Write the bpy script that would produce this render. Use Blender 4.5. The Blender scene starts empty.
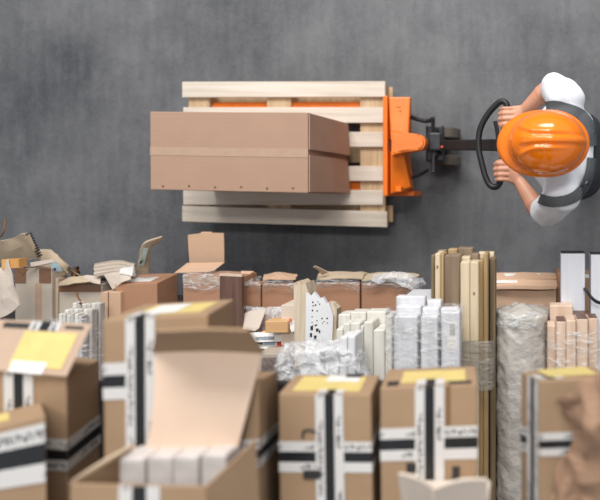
import bpy, bmesh, math, random
from mathutils import Vector, Matrix, noise
from mathutils.bvhtree import BVHTree

random.seed(11)
SC = bpy.context.scene
COL = SC.collection

# ------------------------------------------------------------------ camera
H, FPX, NX, NY = 3.48, 547.0, 530.0, 194.0      # camera height, focal length in px, point straight below
cam_d = bpy.data.cameras.new('camera')
cam_d.sensor_width = 36.0
cam_d.lens = 36.0 * FPX / 600.0
cam_d.shift_x = -(NX - 300.0) / 600.0
cam_d.shift_y = -(250.0 - NY) / 600.0
cam_d.clip_start = 0.05
cam_d.dof.use_dof = True
cam_d.dof.focus_distance = 2.25
cam_d.dof.aperture_fstop = 1.2
cam = bpy.data.objects.new('camera', cam_d)
COL.objects.link(cam)
cam.location = (0, 0, H)
cam.rotation_euler = (0, 0, 0)
SC.camera = cam

# ------------------------------------------------------------------ light and exposure
vs = SC.view_settings
vs.view_transform = 'Standard'
vs.look = 'None'
vs.gamma = 1.0
vs.use_curve_mapping = False
vs.exposure = 0.0

w = bpy.data.worlds.new('world')
SC.world = w
w.use_nodes = True
bg = w.node_tree.nodes['Background']
bg.inputs[0].default_value = (0.93, 0.96, 1.0, 1)
bg.inputs[1].default_value = 0.50


def area(name, loc, target, sx, sy, power, col):
    l = bpy.data.lights.new(name, 'AREA')
    l.shape = 'RECTANGLE'
    l.size, l.size_y = sx, sy
    l.energy = power
    l.color = col
    o = bpy.data.objects.new(name, l)
    COL.objects.link(o)
    o.location = loc
    o.rotation_euler = (Vector(target) - Vector(loc)).to_track_quat('-Z', 'Y').to_euler()
    return o


area('window_light', (-1.0, 4.6, 4.4), (-0.3, -0.5, 1.0), 4.5, 1.6, 400, (1.0, 0.985, 0.96))
area('strip_light', (0.15, 1.5, 6.0), (0.1, 0.0, 0.6), 1.4, 0.35, 80, (1.0, 0.98, 0.95))


# ------------------------------------------------------------------ helpers
def P(px, py, d):
    return Vector(((px - NX) * d / FPX, -(py - NY) * d / FPX, H - d))


def lin(c):
    if isinstance(c, str):
        c = c.lstrip('#')
        c = tuple(int(c[i:i + 2], 16) / 255 for i in (0, 2, 4))
    return tuple((v / 12.92 if v <= 0.04045 else ((v + 0.055) / 1.055) ** 2.4) for v in c) + (1,)


def nodes(name):
    m = bpy.data.materials.new(name)
    m.use_nodes = True
    nt = m.node_tree
    return m, nt, nt.nodes, nt.links, nt.nodes['Principled BSDF']


def plain(name, c, rough=0.6, metal=0.0, var=0.0, scale=12, bump=0.0, bscale=60, coat=0.0):
    m, nt, N, L, b = nodes(name)
    col = lin(c)
    b.inputs['Base Color'].default_value = col
    b.inputs['Roughness'].default_value = rough
    b.inputs['Metallic'].default_value = metal
    b.inputs['Coat Weight'].default_value = coat
    tc = N.new('ShaderNodeTexCoord')
    if var:
        n = N.new('ShaderNodeTexNoise')
        n.inputs['Scale'].default_value = scale
        n.inputs['Detail'].default_value = 6
        L.new(tc.outputs['Object'], n.inputs['Vector'])
        r = N.new('ShaderNodeValToRGB')
        r.color_ramp.elements[0].position = 0.3
        r.color_ramp.elements[1].position = 0.7
        r.color_ramp.elements[0].color = tuple(v * (1 - var) for v in col[:3]) + (1,)
        r.color_ramp.elements[1].color = tuple(min(1, v * (1 + var)) for v in col[:3]) + (1,)
        L.new(n.outputs['Fac'], r.inputs['Fac'])
        L.new(r.outputs['Color'], b.inputs['Base Color'])
    if bump:
        n2 = N.new('ShaderNodeTexNoise')
        n2.inputs['Scale'].default_value = bscale
        n2.inputs['Detail'].default_value = 5
        L.new(tc.outputs['Object'], n2.inputs['Vector'])
        bp = N.new('ShaderNodeBump')
        bp.inputs['Strength'].default_value = bump
        bp.inputs['Distance'].default_value = 0.01
        L.new(n2.outputs['Fac'], bp.inputs['Height'])
        L.new(bp.outputs['Normal'], b.inputs['Normal'])
    return m


def cardboard(name, c, var=0.09, flute=300.0, axis='Y', bump=0.12):
    m, nt, N, L, b = nodes(name)
    col = lin(c)
    b.inputs['Roughness'].default_value = 0.82
    b.inputs['Specular IOR Level'].default_value = 0.25
    tc = N.new('ShaderNodeTexCoord')
    n = N.new('ShaderNodeTexNoise')
    n.inputs['Scale'].default_value = 5
    n.inputs['Detail'].default_value = 8
    n.inputs['Roughness'].default_value = 0.65
    L.new(tc.outputs['Object'], n.inputs['Vector'])
    wv = N.new('ShaderNodeTexWave')
    wv.bands_direction = axis
    wv.inputs['Scale'].default_value = flute / 6.28 * 0.5
    wv.inputs['Distortion'].default_value = 0.6
    L.new(tc.outputs['Object'], wv.inputs['Vector'])
    ad = N.new('ShaderNodeMath'); ad.operation = 'MULTIPLY_ADD'
    ad.inputs[1].default_value = 0.10
    L.new(wv.outputs['Fac'], ad.inputs[0]); L.new(n.outputs['Fac'], ad.inputs[2])
    r = N.new('ShaderNodeValToRGB')
    r.color_ramp.elements[0].position = 0.32
    r.color_ramp.elements[1].position = 0.78
    r.color_ramp.elements[0].color = tuple(v * (1 - var) for v in col[:3]) + (1,)
    r.color_ramp.elements[1].color = tuple(min(1, v * (1 + var)) for v in col[:3]) + (1,)
    L.new(ad.outputs[0], r.inputs['Fac'])
    L.new(r.outputs['Color'], b.inputs['Base Color'])
    bp = N.new('ShaderNodeBump')
    bp.inputs['Strength'].default_value = bump
    bp.inputs['Distance'].default_value = 0.004
    L.new(ad.outputs[0], bp.inputs['Height'])
    L.new(bp.outputs['Normal'], b.inputs['Normal'])
    return m


def wood(name, c1, c2, grain_axis=1, scale=7.0, rough=0.6, knots=False):
    m, nt, N, L, b = nodes(name)
    b.inputs['Roughness'].default_value = rough
    tc = N.new('ShaderNodeTexCoord')
    oi = N.new('ShaderNodeObjectInfo')
    mp = N.new('ShaderNodeMapping')
    sc = [scale * 6] * 3
    sc[grain_axis] = scale * 0.35
    mp.inputs['Scale'].default_value = sc
    ad = N.new('ShaderNodeVectorMath'); ad.operation = 'ADD'
    mu = N.new('ShaderNodeMath'); mu.operation = 'MULTIPLY'; mu.inputs[1].default_value = 37.0
    L.new(oi.outputs['Random'], mu.inputs[0])
    L.new(tc.outputs['Object'], ad.inputs[0]); L.new(mu.outputs[0], ad.inputs[1])
    L.new(ad.outputs[0], mp.inputs['Vector'])
    n = N.new('ShaderNodeTexNoise')
    n.inputs['Scale'].default_value = 1.0
    n.inputs['Detail'].default_value = 7
    n.inputs['Distortion'].default_value = 0.6
    L.new(mp.outputs['Vector'], n.inputs['Vector'])
    r = N.new('ShaderNodeValToRGB')
    r.color_ramp.elements[0].position = 0.3
    r.color_ramp.elements[1].position = 0.7
    r.color_ramp.elements[0].color = lin(c2)
    r.color_ramp.elements[1].color = lin(c1)
    L.new(n.outputs['Fac'], r.inputs['Fac'])
    L.new(r.outputs['Color'], b.inputs['Base Color'])
    bp = N.new('ShaderNodeBump')
    bp.inputs['Strength'].default_value = 0.15
    bp.inputs['Distance'].default_value = 0.004
    L.new(n.outputs['Fac'], bp.inputs['Height'])
    L.new(bp.outputs['Normal'], b.inputs['Normal'])
    return m


def film(name, lo=0.08, hi=0.75, scale=22.0, c='#e9eaea', stretch=(1, 1, 1)):
    m, nt, N, L, b = nodes(name)
    b.inputs['Base Color'].default_value = lin(c)
    b.inputs['Roughness'].default_value = 0.22
    b.inputs['Specular IOR Level'].default_value = 0.6
    tc = N.new('ShaderNodeTexCoord')
    mp = N.new('ShaderNodeMapping')
    mp.inputs['Scale'].default_value = stretch
    mp.inputs['Rotation'].default_value = (0, 0, 0.5)
    L.new(tc.outputs['Object'], mp.inputs['Vector'])
    n = N.new('ShaderNodeTexNoise')
    n.inputs['Scale'].default_value = scale
    n.inputs['Detail'].default_value = 5
    n.inputs['Distortion'].default_value = 1.6
    L.new(mp.outputs['Vector'], n.inputs['Vector'])
    r = N.new('ShaderNodeMapRange')  # noise streaks of denser white stand in for highlights on the creases
    r.inputs['From Min'].default_value = 0.46
    r.inputs['From Max'].default_value = 0.70
    r.inputs['To Min'].default_value = lo
    r.inputs['To Max'].default_value = hi
    L.new(n.outputs['Fac'], r.inputs['Value'])
    bp = N.new('ShaderNodeBump')
    bp.inputs['Strength'].default_value = 0.8
    bp.inputs['Distance'].default_value = 0.02
    L.new(n.outputs['Fac'], bp.inputs['Height'])
    L.new(bp.outputs['Normal'], b.inputs['Normal'])
    tr = N.new('ShaderNodeBsdfTransparent')
    mx = N.new('ShaderNodeMixShader')
    L.new(r.outputs['Result'], mx.inputs['Fac'])
    L.new(tr.outputs[0], mx.inputs[1]); L.new(b.outputs[0], mx.inputs[2])
    L.new(mx.outputs[0], N['Material Output'].inputs['Surface'])
    return m


def tape_material(name):
    """white packing tape with a black band along its middle and small grey print"""
    m, nt, N, L, b = nodes(name)
    b.inputs['Roughness'].default_value = 0.35
    uv = N.new('ShaderNodeUVMap'); uv.uv_map = 'UVMap'
    sp = N.new('ShaderNodeSeparateXYZ'); L.new(uv.outputs[0], sp.inputs[0])

    def math_(op, a, bb):
        k = N.new('ShaderNodeMath'); k.operation = op
        for i, v in enumerate((a, bb)):
            if isinstance(v, (int, float)):
                k.inputs[i].default_value = v
            else:
                L.new(v, k.inputs[i])
        return k.outputs[0]
    x = sp.outputs[0]
    mid = math_('ABSOLUTE', math_('SUBTRACT', x, 0.5), 0)
    black = math_('LESS_THAN', mid, 0.17)
    band = math_('MULTIPLY', math_('GREATER_THAN', mid, 0.25), math_('LESS_THAN', mid, 0.40))
    mp = N.new('ShaderNodeMapping'); mp.inputs['Scale'].default_value = (5.5, 150, 1)
    L.new(uv.outputs[0], mp.inputs['Vector'])
    n = N.new('ShaderNodeTexNoise'); n.inputs['Scale'].default_value = 1.0; n.inputs['Detail'].default_value = 1
    L.new(mp.outputs[0], n.inputs['Vector'])
    ink = math_('MULTIPLY', math_('GREATER_THAN', n.outputs['Fac'], 0.5), band)
    mp2 = N.new('ShaderNodeMapping'); mp2.inputs['Scale'].default_value = (1, 9, 1)
    L.new(uv.outputs[0], mp2.inputs['Vector'])
    n2 = N.new('ShaderNodeTexNoise'); n2.inputs['Scale'].default_value = 1.0; n2.inputs['Detail'].default_value = 0
    L.new(mp2.outputs[0], n2.inputs['Vector'])
    ink = math_('MULTIPLY', ink, math_('GREATER_THAN', n2.outputs['Fac'], 0.44))
    m1 = N.new('ShaderNodeMix'); m1.data_type = 'RGBA'
    m1.inputs[6].default_value = lin('#cfccc9'); m1.inputs[7].default_value = lin('#4a4a4e')
    L.new(ink, m1.inputs[0])
    m2 = N.new('ShaderNodeMix'); m2.data_type = 'RGBA'
    L.new(black, m2.inputs[0]); L.new(m1.outputs[2], m2.inputs[6]); m2.inputs[7].default_value = lin('#1d1e21')
    L.new(m2.outputs[2], b.inputs['Base Color'])
    return m


M = {}
M['card_pallet'] = cardboard('card_pallet', '#a98a76', 0.05, 200)
M['card'] = cardboard('card', '#9d8267', 0.09)
M['card_red'] = cardboard('card_red', '#a67d63', 0.08)
M['card_pale'] = cardboard('card_pale', '#bba890', 0.08)
M['card_grey'] = cardboard('card_grey', '#b5a99b', 0.07)
M['card_white'] = cardboard('card_white', '#d3c4b6', 0.06)
M['card_flap'] = cardboard('card_flap', '#dcc1ab', 0.05)  # pale inner card, with strong light on the flap put into its colour
M['card_crumple'] = cardboard('card_crumple', '#957761', 0.2)
M['pack'] = plain('grey_white_pack', '#c1bab6', .6, var=.12, scale=30)
M['card_lid'] = cardboard('card_lid', '#b59c88', 0.06)
M['card_inner'] = cardboard('card_inner', '#c9a78c', 0.06)
M['card_dark'] = cardboard('card_dark', '#7a5a3f', 0.10)
M['tape'] = tape_material('printed_tape')
M['brown_tape'] = plain('brown_tape', '#7c5a45', 0.3, var=0.1)
M['clear_tape'] = plain('clear_tape', '#b2957f', 0.25, var=0.04, scale=30)
M['yellow'] = plain('yellow_label', '#d2bd78', 0.6, var=0.06, scale=25)
M['paper'] = plain('white_paper', '#dfdcd8', 0.6, var=0.04, scale=30)
M['blue_label'] = plain('blue_label', '#a9c6d2', 0.5, var=0.05)
M['navy'] = plain('navy_ink', '#2a4a86', 0.5)
M['red_ink'] = plain('red_ink', '#d5503c', 0.5, var=0.2)
M['ink'] = plain('black_ink', '#2a2829', 0.6)
M['wood_pallet'] = wood('wood_pallet', '#e2d8cc', '#c9bba9', 0, 5)
M['wood_block'] = wood('wood_block', '#cbb08d', '#ad8e6b', 1, 6)
M['wood_cream'] = wood('wood_cream', '#dacbb0', '#bfa987', 1, 6)
M['wood_tan'] = wood('wood_tan', '#b49a70', '#927650', 1, 6)
M['wood_grey'] = wood('wood_grey', '#97846d', '#6f5c49', 1, 5)
M['wood_olive'] = wood('wood_olive', '#8d7a5b', '#5d4c36', 1, 6)
M['wood_brown'] = wood('wood_brown', '#6d5044', '#543b31', 1, 9, 0.45)
M['wood_beige'] = wood('wood_beige', '#dcc5b1', '#c9ab93', 1, 6)
M['wood_yellow'] = wood('wood_yellow', '#d7a566', '#bf8746', 1, 9)
M['white_board'] = wood('white_board', '#d9d9dc', '#c3c3c8', 1, 9, 0.5)
M['slat_white'] = wood('slat_white', '#c9c4c0', '#aca6a2', 1, 9, 0.6)
M['cream_board'] = wood('cream_board', '#dedbd4', '#cac6bb', 1, 7, 0.5)
M['white_laminate'] = wood('white_laminate', '#d6d7dd', '#c8c9d0', 1, 9, 0.5)
M['splinter'] = wood('splinter', '#d9cbb5', '#b59f84', 1, 9, 0.7)
M['white_lacquer'] = plain('white_lacquer', '#e4e4e6', 0.35, var=0.03)
M['film'] = film('stretch_film', 0.05, 0.55, 26, stretch=(.8, 2, 1))
M['film_thin'] = film('thin_film', 0.04, 0.55, 16, stretch=(1, 2.5, 1))
M['film_band'] = film('film_band', 0.42, 0.8, 16, '#aaa59c', stretch=(.7, 5, 1))
M['foam'] = film('foil_wrap', 0.55, 0.93, 15, '#cdc6be', (1, 0.6, 1))
M['bubble'] = film('bubble_wrap', 0.28, 0.8, 30, '#f0f1f3')
M['orange'] = plain('orange_paint', '#e87511', 0.42, var=0.10, scale=14, bump=0.05, bscale=20)
M['orange_plastic'] = plain('orange_plastic', '#f57c08', 0.16, var=0.02, coat=0.6)
M['black'] = plain('black_paint', '#1c1c1e', 0.65, var=0.15)
M['rubber'] = plain('black_rubber', '#17171a', 0.5)
M['steel_dark'] = plain('oily_steel', '#38383b', 0.4, 0.6, var=0.3, scale=30)
M['steel'] = plain('bright_steel', '#b9b9ba', 0.3, 0.9)
M['wheel'] = plain('worn_wheel', '#4f463f', 0.7, var=0.25, scale=25)
M['rack'] = plain('rack_steel', '#2b2a2b', 0.7, var=0.2)
M['skin'] = plain('skin', '#c78f74', 0.5, var=0.06, scale=25, bump=0.05, bscale=150)
M['shirt'] = plain('white_cotton', '#e9eaf0', 0.85, var=0.02, bump=0.22, bscale=14)
M['grey_strap'] = plain('grey_strap', '#55585b', 0.75, var=0.06, scale=60)
M['trouser'] = plain('dark_trouser', '#2b2d31', 0.85, var=0.12, bump=0.2, bscale=20)
M['hair'] = plain('brown_hair', '#3a2a20', 0.7, var=0.2, bump=0.4, bscale=120)
M['boot'] = plain('boot', '#2a211b', 0.6, var=0.1)
M['eye'] = plain('eye_white', '#e8e6e2', 0.2)


def tag(o, label, cat, group=None, kind=None):
    o['label'] = label
    o['category'] = cat
    if group:
        o['group'] = group
    if kind:
        o['kind'] = kind
    return o


def thing(name, loc, label, cat, group=None):
    o = bpy.data.objects.new(name, None)
    o.empty_display_size = 0.05
    COL.objects.link(o)
    o.location = loc
    return tag(o, label, cat, group)


def world_loc(o):
    v = Vector((0, 0, 0))
    while o is not None:
        v += Vector(o.location)
        o = o.parent
    return v


def link(name, bm, mat, parent=None, smooth=False, base=None, label=None):
    """bm is in world coordinates; parts keep their thing's origin, single meshes get one at their base"""
    bmesh.ops.recalc_face_normals(bm, faces=bm.faces)
    me = bpy.data.meshes.new(name)
    if parent is not None:
        off = world_loc(parent)
    elif base is not None:
        off = Vector(base)
    else:
        xs = [v.co for v in bm.verts]
        off = Vector((sum(v.x for v in xs) / len(xs), sum(v.y for v in xs) / len(xs), min(v.z for v in xs)))
    for v in bm.verts:
        v.co -= off
    bm.to_mesh(me)
    bm.free()
    mats = mat if isinstance(mat, (list, tuple)) else [mat]
    for k in mats:
        me.materials.append(k)
    if smooth:
        for p in me.polygons:
            p.use_smooth = True
    o = bpy.data.objects.new(name, me)
    COL.objects.link(o)
    if parent is not None:
        o.parent = parent
    else:
        o.location = off
    if label:
        o['label'] = label
    return o


def add_hexa(bm, c, bevel=0.0, seg=1):
    """c = front tl,tr,br,bl then back tl,tr,br,bl"""
    vs_ = [bm.verts.new(p) for p in c]
    fs = [(0, 3, 2, 1), (4, 5, 6, 7), (0, 1, 5, 4), (3, 7, 6, 2), (1, 2, 6, 5), (0, 4, 7, 3)]
    faces = [bm.faces.new([vs_[i] for i in f]) for f in fs]
    if bevel:
        ed = list({e for f in faces for e in f.edges})
        bmesh.ops.bevel(bm, geom=ed, offset=bevel, segments=seg, affect='EDGES', profile=0.6, clamp_overlap=True)


def add_box(bm, x0, x1, y0, y1, z0, z1, bevel=0.0, seg=1):
    add_hexa(bm, [Vector(p) for p in ((x0, y1, z1), (x1, y1, z1), (x1, y0, z1), (x0, y0, z1),
                                      (x0, y1, z0), (x1, y1, z0), (x1, y0, z0), (x0, y0, z0))], bevel, seg)


def add_tube(bm, pts, rad, n=10, closed=False, caps=True):
    pts = [Vector(p) for p in pts]
    rads = rad if isinstance(rad, (list, tuple)) else [rad] * len(pts)
    rings = []
    prev = None
    for i, p in enumerate(pts):
        if closed:
            t = pts[(i + 1) % len(pts)] - pts[i - 1]
        else:
            t = pts[min(i + 1, len(pts) - 1)] - pts[max(i - 1, 0)]
        t.normalize()
        if prev is None:
            a = t.orthogonal().normalized()
        else:
            a = (prev - t * prev.dot(t)).normalized()
        prev = a
        b = t.cross(a)
        rings.append([bm.verts.new(p + (a * math.cos(k * 2 * math.pi / n) + b * math.sin(k * 2 * math.pi / n)) * rads[i])
                      for k in range(n)])
    m = len(rings)
    for i in range(m if closed else m - 1):
        A, B = rings[i], rings[(i + 1) % m]
        if closed and i == m - 1:      # best rotation for the seam
            best = min(range(n), key=lambda s: (A[0].co - B[s].co).length)
            B = B[best:] + B[:best]
        for k in range(n):
            bm.faces.new((A[k], A[(k + 1) % n], B[(k + 1) % n], B[k]))
    if caps and not closed:
        bm.faces.new(rings[0][::-1])
        bm.faces.new(rings[-1])


def smooth_path(pts, sub=6, closed=False):
    pts = [Vector(p) for p in pts]
    n = len(pts)
    out = []
    rng = range(n if closed else n - 1)
    for i in rng:
        if closed:
            p0, p1, p2, p3 = pts[i - 1], pts[i], pts[(i + 1) % n], pts[(i + 2) % n]
        else:
            p0, p1, p2, p3 = pts[max(i - 1, 0)], pts[i], pts[i + 1], pts[min(i + 2, n - 1)]
        for s in range(sub):
            t = s / sub
            out.append(0.5 * ((2 * p1) + (p2 - p0) * t + (2 * p0 - 5 * p1 + 4 * p2 - p3) * t * t
                              + (3 * p1 - p0 - 3 * p2 + p3) * t ** 3))
    if not closed:
        out.append(pts[-1])
    return out


def sheet_bm(rows, t=0.004, sub=1, jitter=0.0, seed=0, freq=20):
    """curved sheet from rows of points, given a thickness"""
    bm = bmesh.new()
    rows = [[Vector(p) for p in r] for r in rows]
    if sub > 1:
        rows = [smooth_path(r, sub) if len(r) > 2 else [r[0].lerp(r[1], k / sub) for k in range(sub + 1)] for r in rows]
        cols = list(zip(*rows))
        cols = [smooth_path(list(c), sub) if len(c) > 2 else [c[0].lerp(c[1], k / sub) for k in range(sub + 1)] for c in cols]
        rows = [list(r) for r in zip(*cols)]
    if jitter:
        for r in rows:
            for p in r:
                q = p * freq + Vector((seed * 7.1, 0, 0))
                p += noise.noise_vector(q) * jitter
    g = [[bm.verts.new(p) for p in r] for r in rows]
    for i in range(len(g) - 1):
        for j in range(len(g[0]) - 1):
            bm.faces.new((g[i][j], g[i][j + 1], g[i + 1][j + 1], g[i + 1][j]))
    bmesh.ops.recalc_face_normals(bm, faces=bm.faces)
    bmesh.ops.solidify(bm, geom=bm.faces[:], thickness=t)
    return bm


def poly_bm(pts, t=0.004):
    """flat-ish outline with a thickness downwards"""
    bm = bmesh.new()
    v = [bm.verts.new(p) for p in pts]
    f = bm.faces.new(v)
    bmesh.ops.recalc_face_normals(bm, faces=[f])
    r = bmesh.ops.extrude_face_region(bm, geom=[f])
    for e in r['geom']:
        if isinstance(e, bmesh.types.BMVert):
            e.co.z -= t
    return bm


class Box:
    def __init__(s, c):
        s.c = c

    def pt(s, face, u, v, off=0.0):
        c = s.c
        q = {'F': (0, 1, 2, 3), 'T': (0, 1, 5, 4), 'R': (1, 5, 6, 2), 'L': (0, 4, 7, 3), 'B': (3, 2, 6, 7)}[face]
        a, b, cc, d = (c[i] for i in q)
        p = (a * (1 - u) + b * u) * (1 - v) + (d * (1 - u) + cc * u) * v
        n = (b - a).cross(d - a).normalized()
        mid = sum(c, Vector()) / 8
        if n.dot((a + cc) / 2 - mid) < 0:
            n = -n
        return p + n * off


def box_px(rect, d1, d2, back=None, quad=None):
    if quad is None:
        x0, y0, x1, y1 = rect
        quad = [(x0, y0), (x1, y0), (x1, y1), (x0, y1)]
    f = [P(x, y, d1) for x, y in quad]
    dz = Vector((0, 0, d1 - d2))
    sk = Vector((0, 0, 0))
    if back:
        i, bx, by = back
        sk = P(bx, by, d2) - (f[i] + dz)
        sk.z = 0
    return Box(f + [p + dz + sk for p in f])


def strip(root, box, segs, mat, name='tape', off=0.0014, label=None, seg=8):
    """tape or label on one or more faces: (face,u0,v0,u1,v1,across 'u'|'v')"""
    bm = bmesh.new()
    uvl = bm.loops.layers.uv.new('UVMap')
    for (f, u0, v0, u1, v1, ac) in segs:
        n = seg
        for k in range(n):
            if ac == 'u':
                a, b = v0 + (v1 - v0) * k / n, v0 + (v1 - v0) * (k + 1) / n
                cs = [(u0, a), (u1, a), (u1, b), (u0, b)]
                uvs = [(0, a), (1, a), (1, b), (0, b)]
                ln = (box.pt(f, u0, 1) - box.pt(f, u0, 0)).length
            else:
                a, b = u0 + (u1 - u0) * k / n, u0 + (u1 - u0) * (k + 1) / n
                cs = [(a, v0), (b, v0), (b, v1), (a, v1)]
                uvs = [(0, a), (0, b), (1, b), (1, a)]
                ln = (box.pt(f, 1, v0) - box.pt(f, 0, v0)).length
            fc = bm.faces.new([bm.verts.new(box.pt(f, *q, off)) for q in cs])
            for lp, uv in zip(fc.loops, uvs):
                lp[uvl].uv = (uv[0], uv[1] * ln)
    bmesh.ops.remove_doubles(bm, verts=bm.verts, dist=0.00005)
    bmesh.ops.recalc_face_normals(bm, faces=bm.faces)
    bmesh.ops.solidify(bm, geom=bm.faces[:], thickness=-0.0006)
    return link(name, bm, mat, root, label=label)


def base_of(box):
    b = sum(box.c, Vector()) / 8
    b.z = min(p.z for p in box.c)
    return b


def carton(label, box, mat, group=None, bevel=0.004, name='cardboard_box', cat='box', seam=True):
    root = thing(name, base_of(box), label, cat, group)
    bm = bmesh.new()
    add_hexa(bm, box.c, bevel, 2)
    link('carton_body', bm, mat, root)
    return root


# ------------------------------------------------------------------ structure: the floor
def floor_material():
    m, nt, N, L, b = nodes('concrete')
    tc = N.new('ShaderNodeTexCoord')
    n1 = N.new('ShaderNodeTexNoise'); n1.inputs['Scale'].default_value = 1.3; n1.inputs['Detail'].default_value = 9
    n1.inputs['Roughness'].default_value = 0.68
    n2 = N.new('ShaderNodeTexNoise'); n2.inputs['Scale'].default_value = 70; n2.inputs['Detail'].default_value = 4
    mp = N.new('ShaderNodeMapping'); mp.inputs['Scale'].default_value = (22, 3, 1); mp.inputs['Rotation'].default_value = (0, 0, 0.3)
    n3 = N.new('ShaderNodeTexNoise'); n3.inputs['Scale'].default_value = 1; n3.inputs['Detail'].default_value = 6
    L.new(tc.outputs['Object'], mp.inputs['Vector']); L.new(mp.outputs[0], n3.inputs['Vector'])
    L.new(tc.outputs['Object'], n1.inputs['Vector']); L.new(tc.outputs['Object'], n2.inputs['Vector'])
    r = N.new('ShaderNodeValToRGB')
    r.color_ramp.elements[0].position = 0.33; r.color_ramp.elements[0].color = lin('#45464a')
    r.color_ramp.elements[1].position = 0.70; r.color_ramp.elements[1].color = lin('#727274')
    a = N.new('ShaderNodeMath'); a.operation = 'MULTIPLY_ADD'; a.inputs[1].default_value = 0.22
    a2 = N.new('ShaderNodeMath'); a2.operation = 'MULTIPLY_ADD'; a2.inputs[1].default_value = 0.22
    L.new(n2.outputs['Fac'], a.inputs[0]); L.new(n1.outputs['Fac'], a.inputs[2])
    L.new(n3.outputs['Fac'], a2.inputs[0]); L.new(a.outputs[0], a2.inputs[2])
    s = N.new('ShaderNodeMath'); s.operation = 'SUBTRACT'; s.inputs[1].default_value = 0.22
    L.new(a2.outputs[0], s.inputs[0]); L.new(s.outputs[0], r.inputs['Fac'])
    L.new(r.outputs['Color'], b.inputs['Base Color'])
    b.inputs['Roughness'].default_value = 0.6
    bp = N.new('ShaderNodeBump'); bp.inputs['Strength'].default_value = 0.12; bp.inputs['Distance'].default_value = 0.01
    L.new(a2.outputs[0], bp.inputs['Height']); L.new(bp.outputs['Normal'], b.inputs['Normal'])
    return m


bm = bmesh.new()
add_box(bm, -16, 14, -14, 14, -0.15, 0.0)
fl = link('floor', bm, floor_material(), None)
fl['kind'] = 'structure'

# ------------------------------------------------------------------ the rack that carries the goods
D1, D2, D3 = 2.70, 2.10, 1.40        # distances of its three shelf tops below the camera


def storage_rack():
    z1, z2, z3 = H - D1, H - D2, H - D3
    root = thing('storage_rack', (-1.2, -1.6, 0), 'dark steel storage rack underneath the boxes and timber', 'rack')

    def deck(px0, px1, py0, py1, d, z):
        a, b = P(px0, py0, d), P(px1, py1, d)
        bm = bmesh.new()
        add_box(bm, a.x, b.x, b.y, a.y, z - 0.03, z)
        link('shelf', bm, M['rack'], root)
        return a, b
    ds = [deck(-25, 612, 296, 600, D1, z1), deck(285, 612, 372, 720, D2, z2),
          deck(-10, 474, 384, 1010, D3, z3), deck(536, 640, 388, 1010, D3, z3)]
    for (x, y, z) in ((ds[0][0].x + .05, ds[0][0].y - .05, z1), (ds[0][1].x - .05, ds[0][0].y - .05, z1),
                      (ds[0][0].x + .05, -2.05, z1), (ds[0][1].x - .05, -2.05, z1),
                      (ds[2][1].x - .05, -2.05, z3), (ds[2][0].x + .05, -1.40, z3), (ds[2][0].x + .05, -2.05, z3), (-0.9, -2.05, z2), (0.2, -2.05, z2),
                      (ds[3][0].x + .06, -2.05, z3), (ds[3][1].x - .04, -1.42, z3), (ds[3][1].x - .04, -2.05, z3)):
        bm = bmesh.new()
        add_box(bm, x - .03, x + .03, y - .03, y + .03, 0, z - 0.03)
        link('post', bm, M['rack'], root)


storage_rack()

# ------------------------------------------------------------------ pallet
PD = 3.23
pal = thing('pallet', (P(285, 154, PD).x, P(285, 154, PD).y, 0.106), 'pale wooden pallet raised on the orange pallet jack', 'pallet')
z0 = H - PD
for (xa, ya, xb, yb, wd, m) in ((182, 89.5, 385, 89, 15.6, 0), (183, 115, 383, 115, 15.6, 0), (183, 139, 383, 139.5, 15, 0),
                                (183, 173.5, 383, 173.5, 15, 0), (183, 197.3, 383, 197.6, 15, 0), (182, 213.7, 387, 219.5, 15.6, 0)):
    q = [(xa, ya - wd / 2), (xb, yb - wd / 2), (xb, yb + wd / 2), (xa, ya + wd / 2)]
    f = [P(x, y, PD) for x, y in q]
    bm = bmesh.new()
    add_hexa(bm, f + [p - Vector((0, 0, .022)) for p in f], 0.002)
    link('deck_board', bm, M['wood_pallet'], pal)
ya, yb = P(0, 223, PD).y, P(0, 83, PD).y
for xa, xb in ((186, 207), (265, 289), (359, 384)):
    bm = bmesh.new()
    add_box(bm, P(xa, 0, PD).x, P(xb, 0, PD).x, ya, yb, z0 - .0445, z0 - .0225, .002)
    link('stringer_board', bm, M['wood_block'], pal)
    for yc in (ya + .05, (ya + yb) / 2, yb - .05):
        bm = bmesh.new()
        add_box(bm, P(xa, 0, PD).x + .002, P(xb, 0, PD).x - .002, yc - .05, yc + .05, z0 - .122, z0 - .045, .002)
        link('block', bm, M['wood_block'], pal)
for yc in (ya + .05, (ya + yb) / 2, yb - .05):
    bm = bmesh.new()
    add_box(bm, P(186, 0, PD).x, P(387.5, 0, PD).x, yc - .05, yc + .05, z0 - .144, z0 - .1225, .002)
    link('bottom_board', bm, M['wood_block'], pal)

# the carton on it
bx = Box([P(150, 111.5, 2.65), P(308, 112.5, 2.65), P(308, 193, 2.65), P(150.5, 189.5, 2.65)]
         + [P(214, 126, PD), P(347, 123, PD), P(346, 194, PD), P(214, 191, PD)])
for i in range(4, 8):
    bx.c[i].z = z0 + 0.001
root = carton('large plain brown cardboard box lying on the pallet', bx, M['card_pallet'])
strip(root, bx, [('F', 0, .45, 1, .56, 'v')], M['clear_tape'], 'tape', .0008)
for v0, v1, lift in ((0.015, .46, .028), (.525, .985, .036)):
    bm = sheet_bm([[bx.pt('R', 0.0, v0, .004), bx.pt('R', 0.0, v1, .004)],
                   [bx.pt('R', .5, v0, .006 + lift * .3), bx.pt('R', .5, v1, .010 + lift * .5)],
                   [bx.pt('R', .97, v0, .008), bx.pt('R', .97, v1, .012 + lift * .4)]], .005)
    fp = link('flap', bm, M['card_pallet'], root)
bm = bmesh.new()
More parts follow.
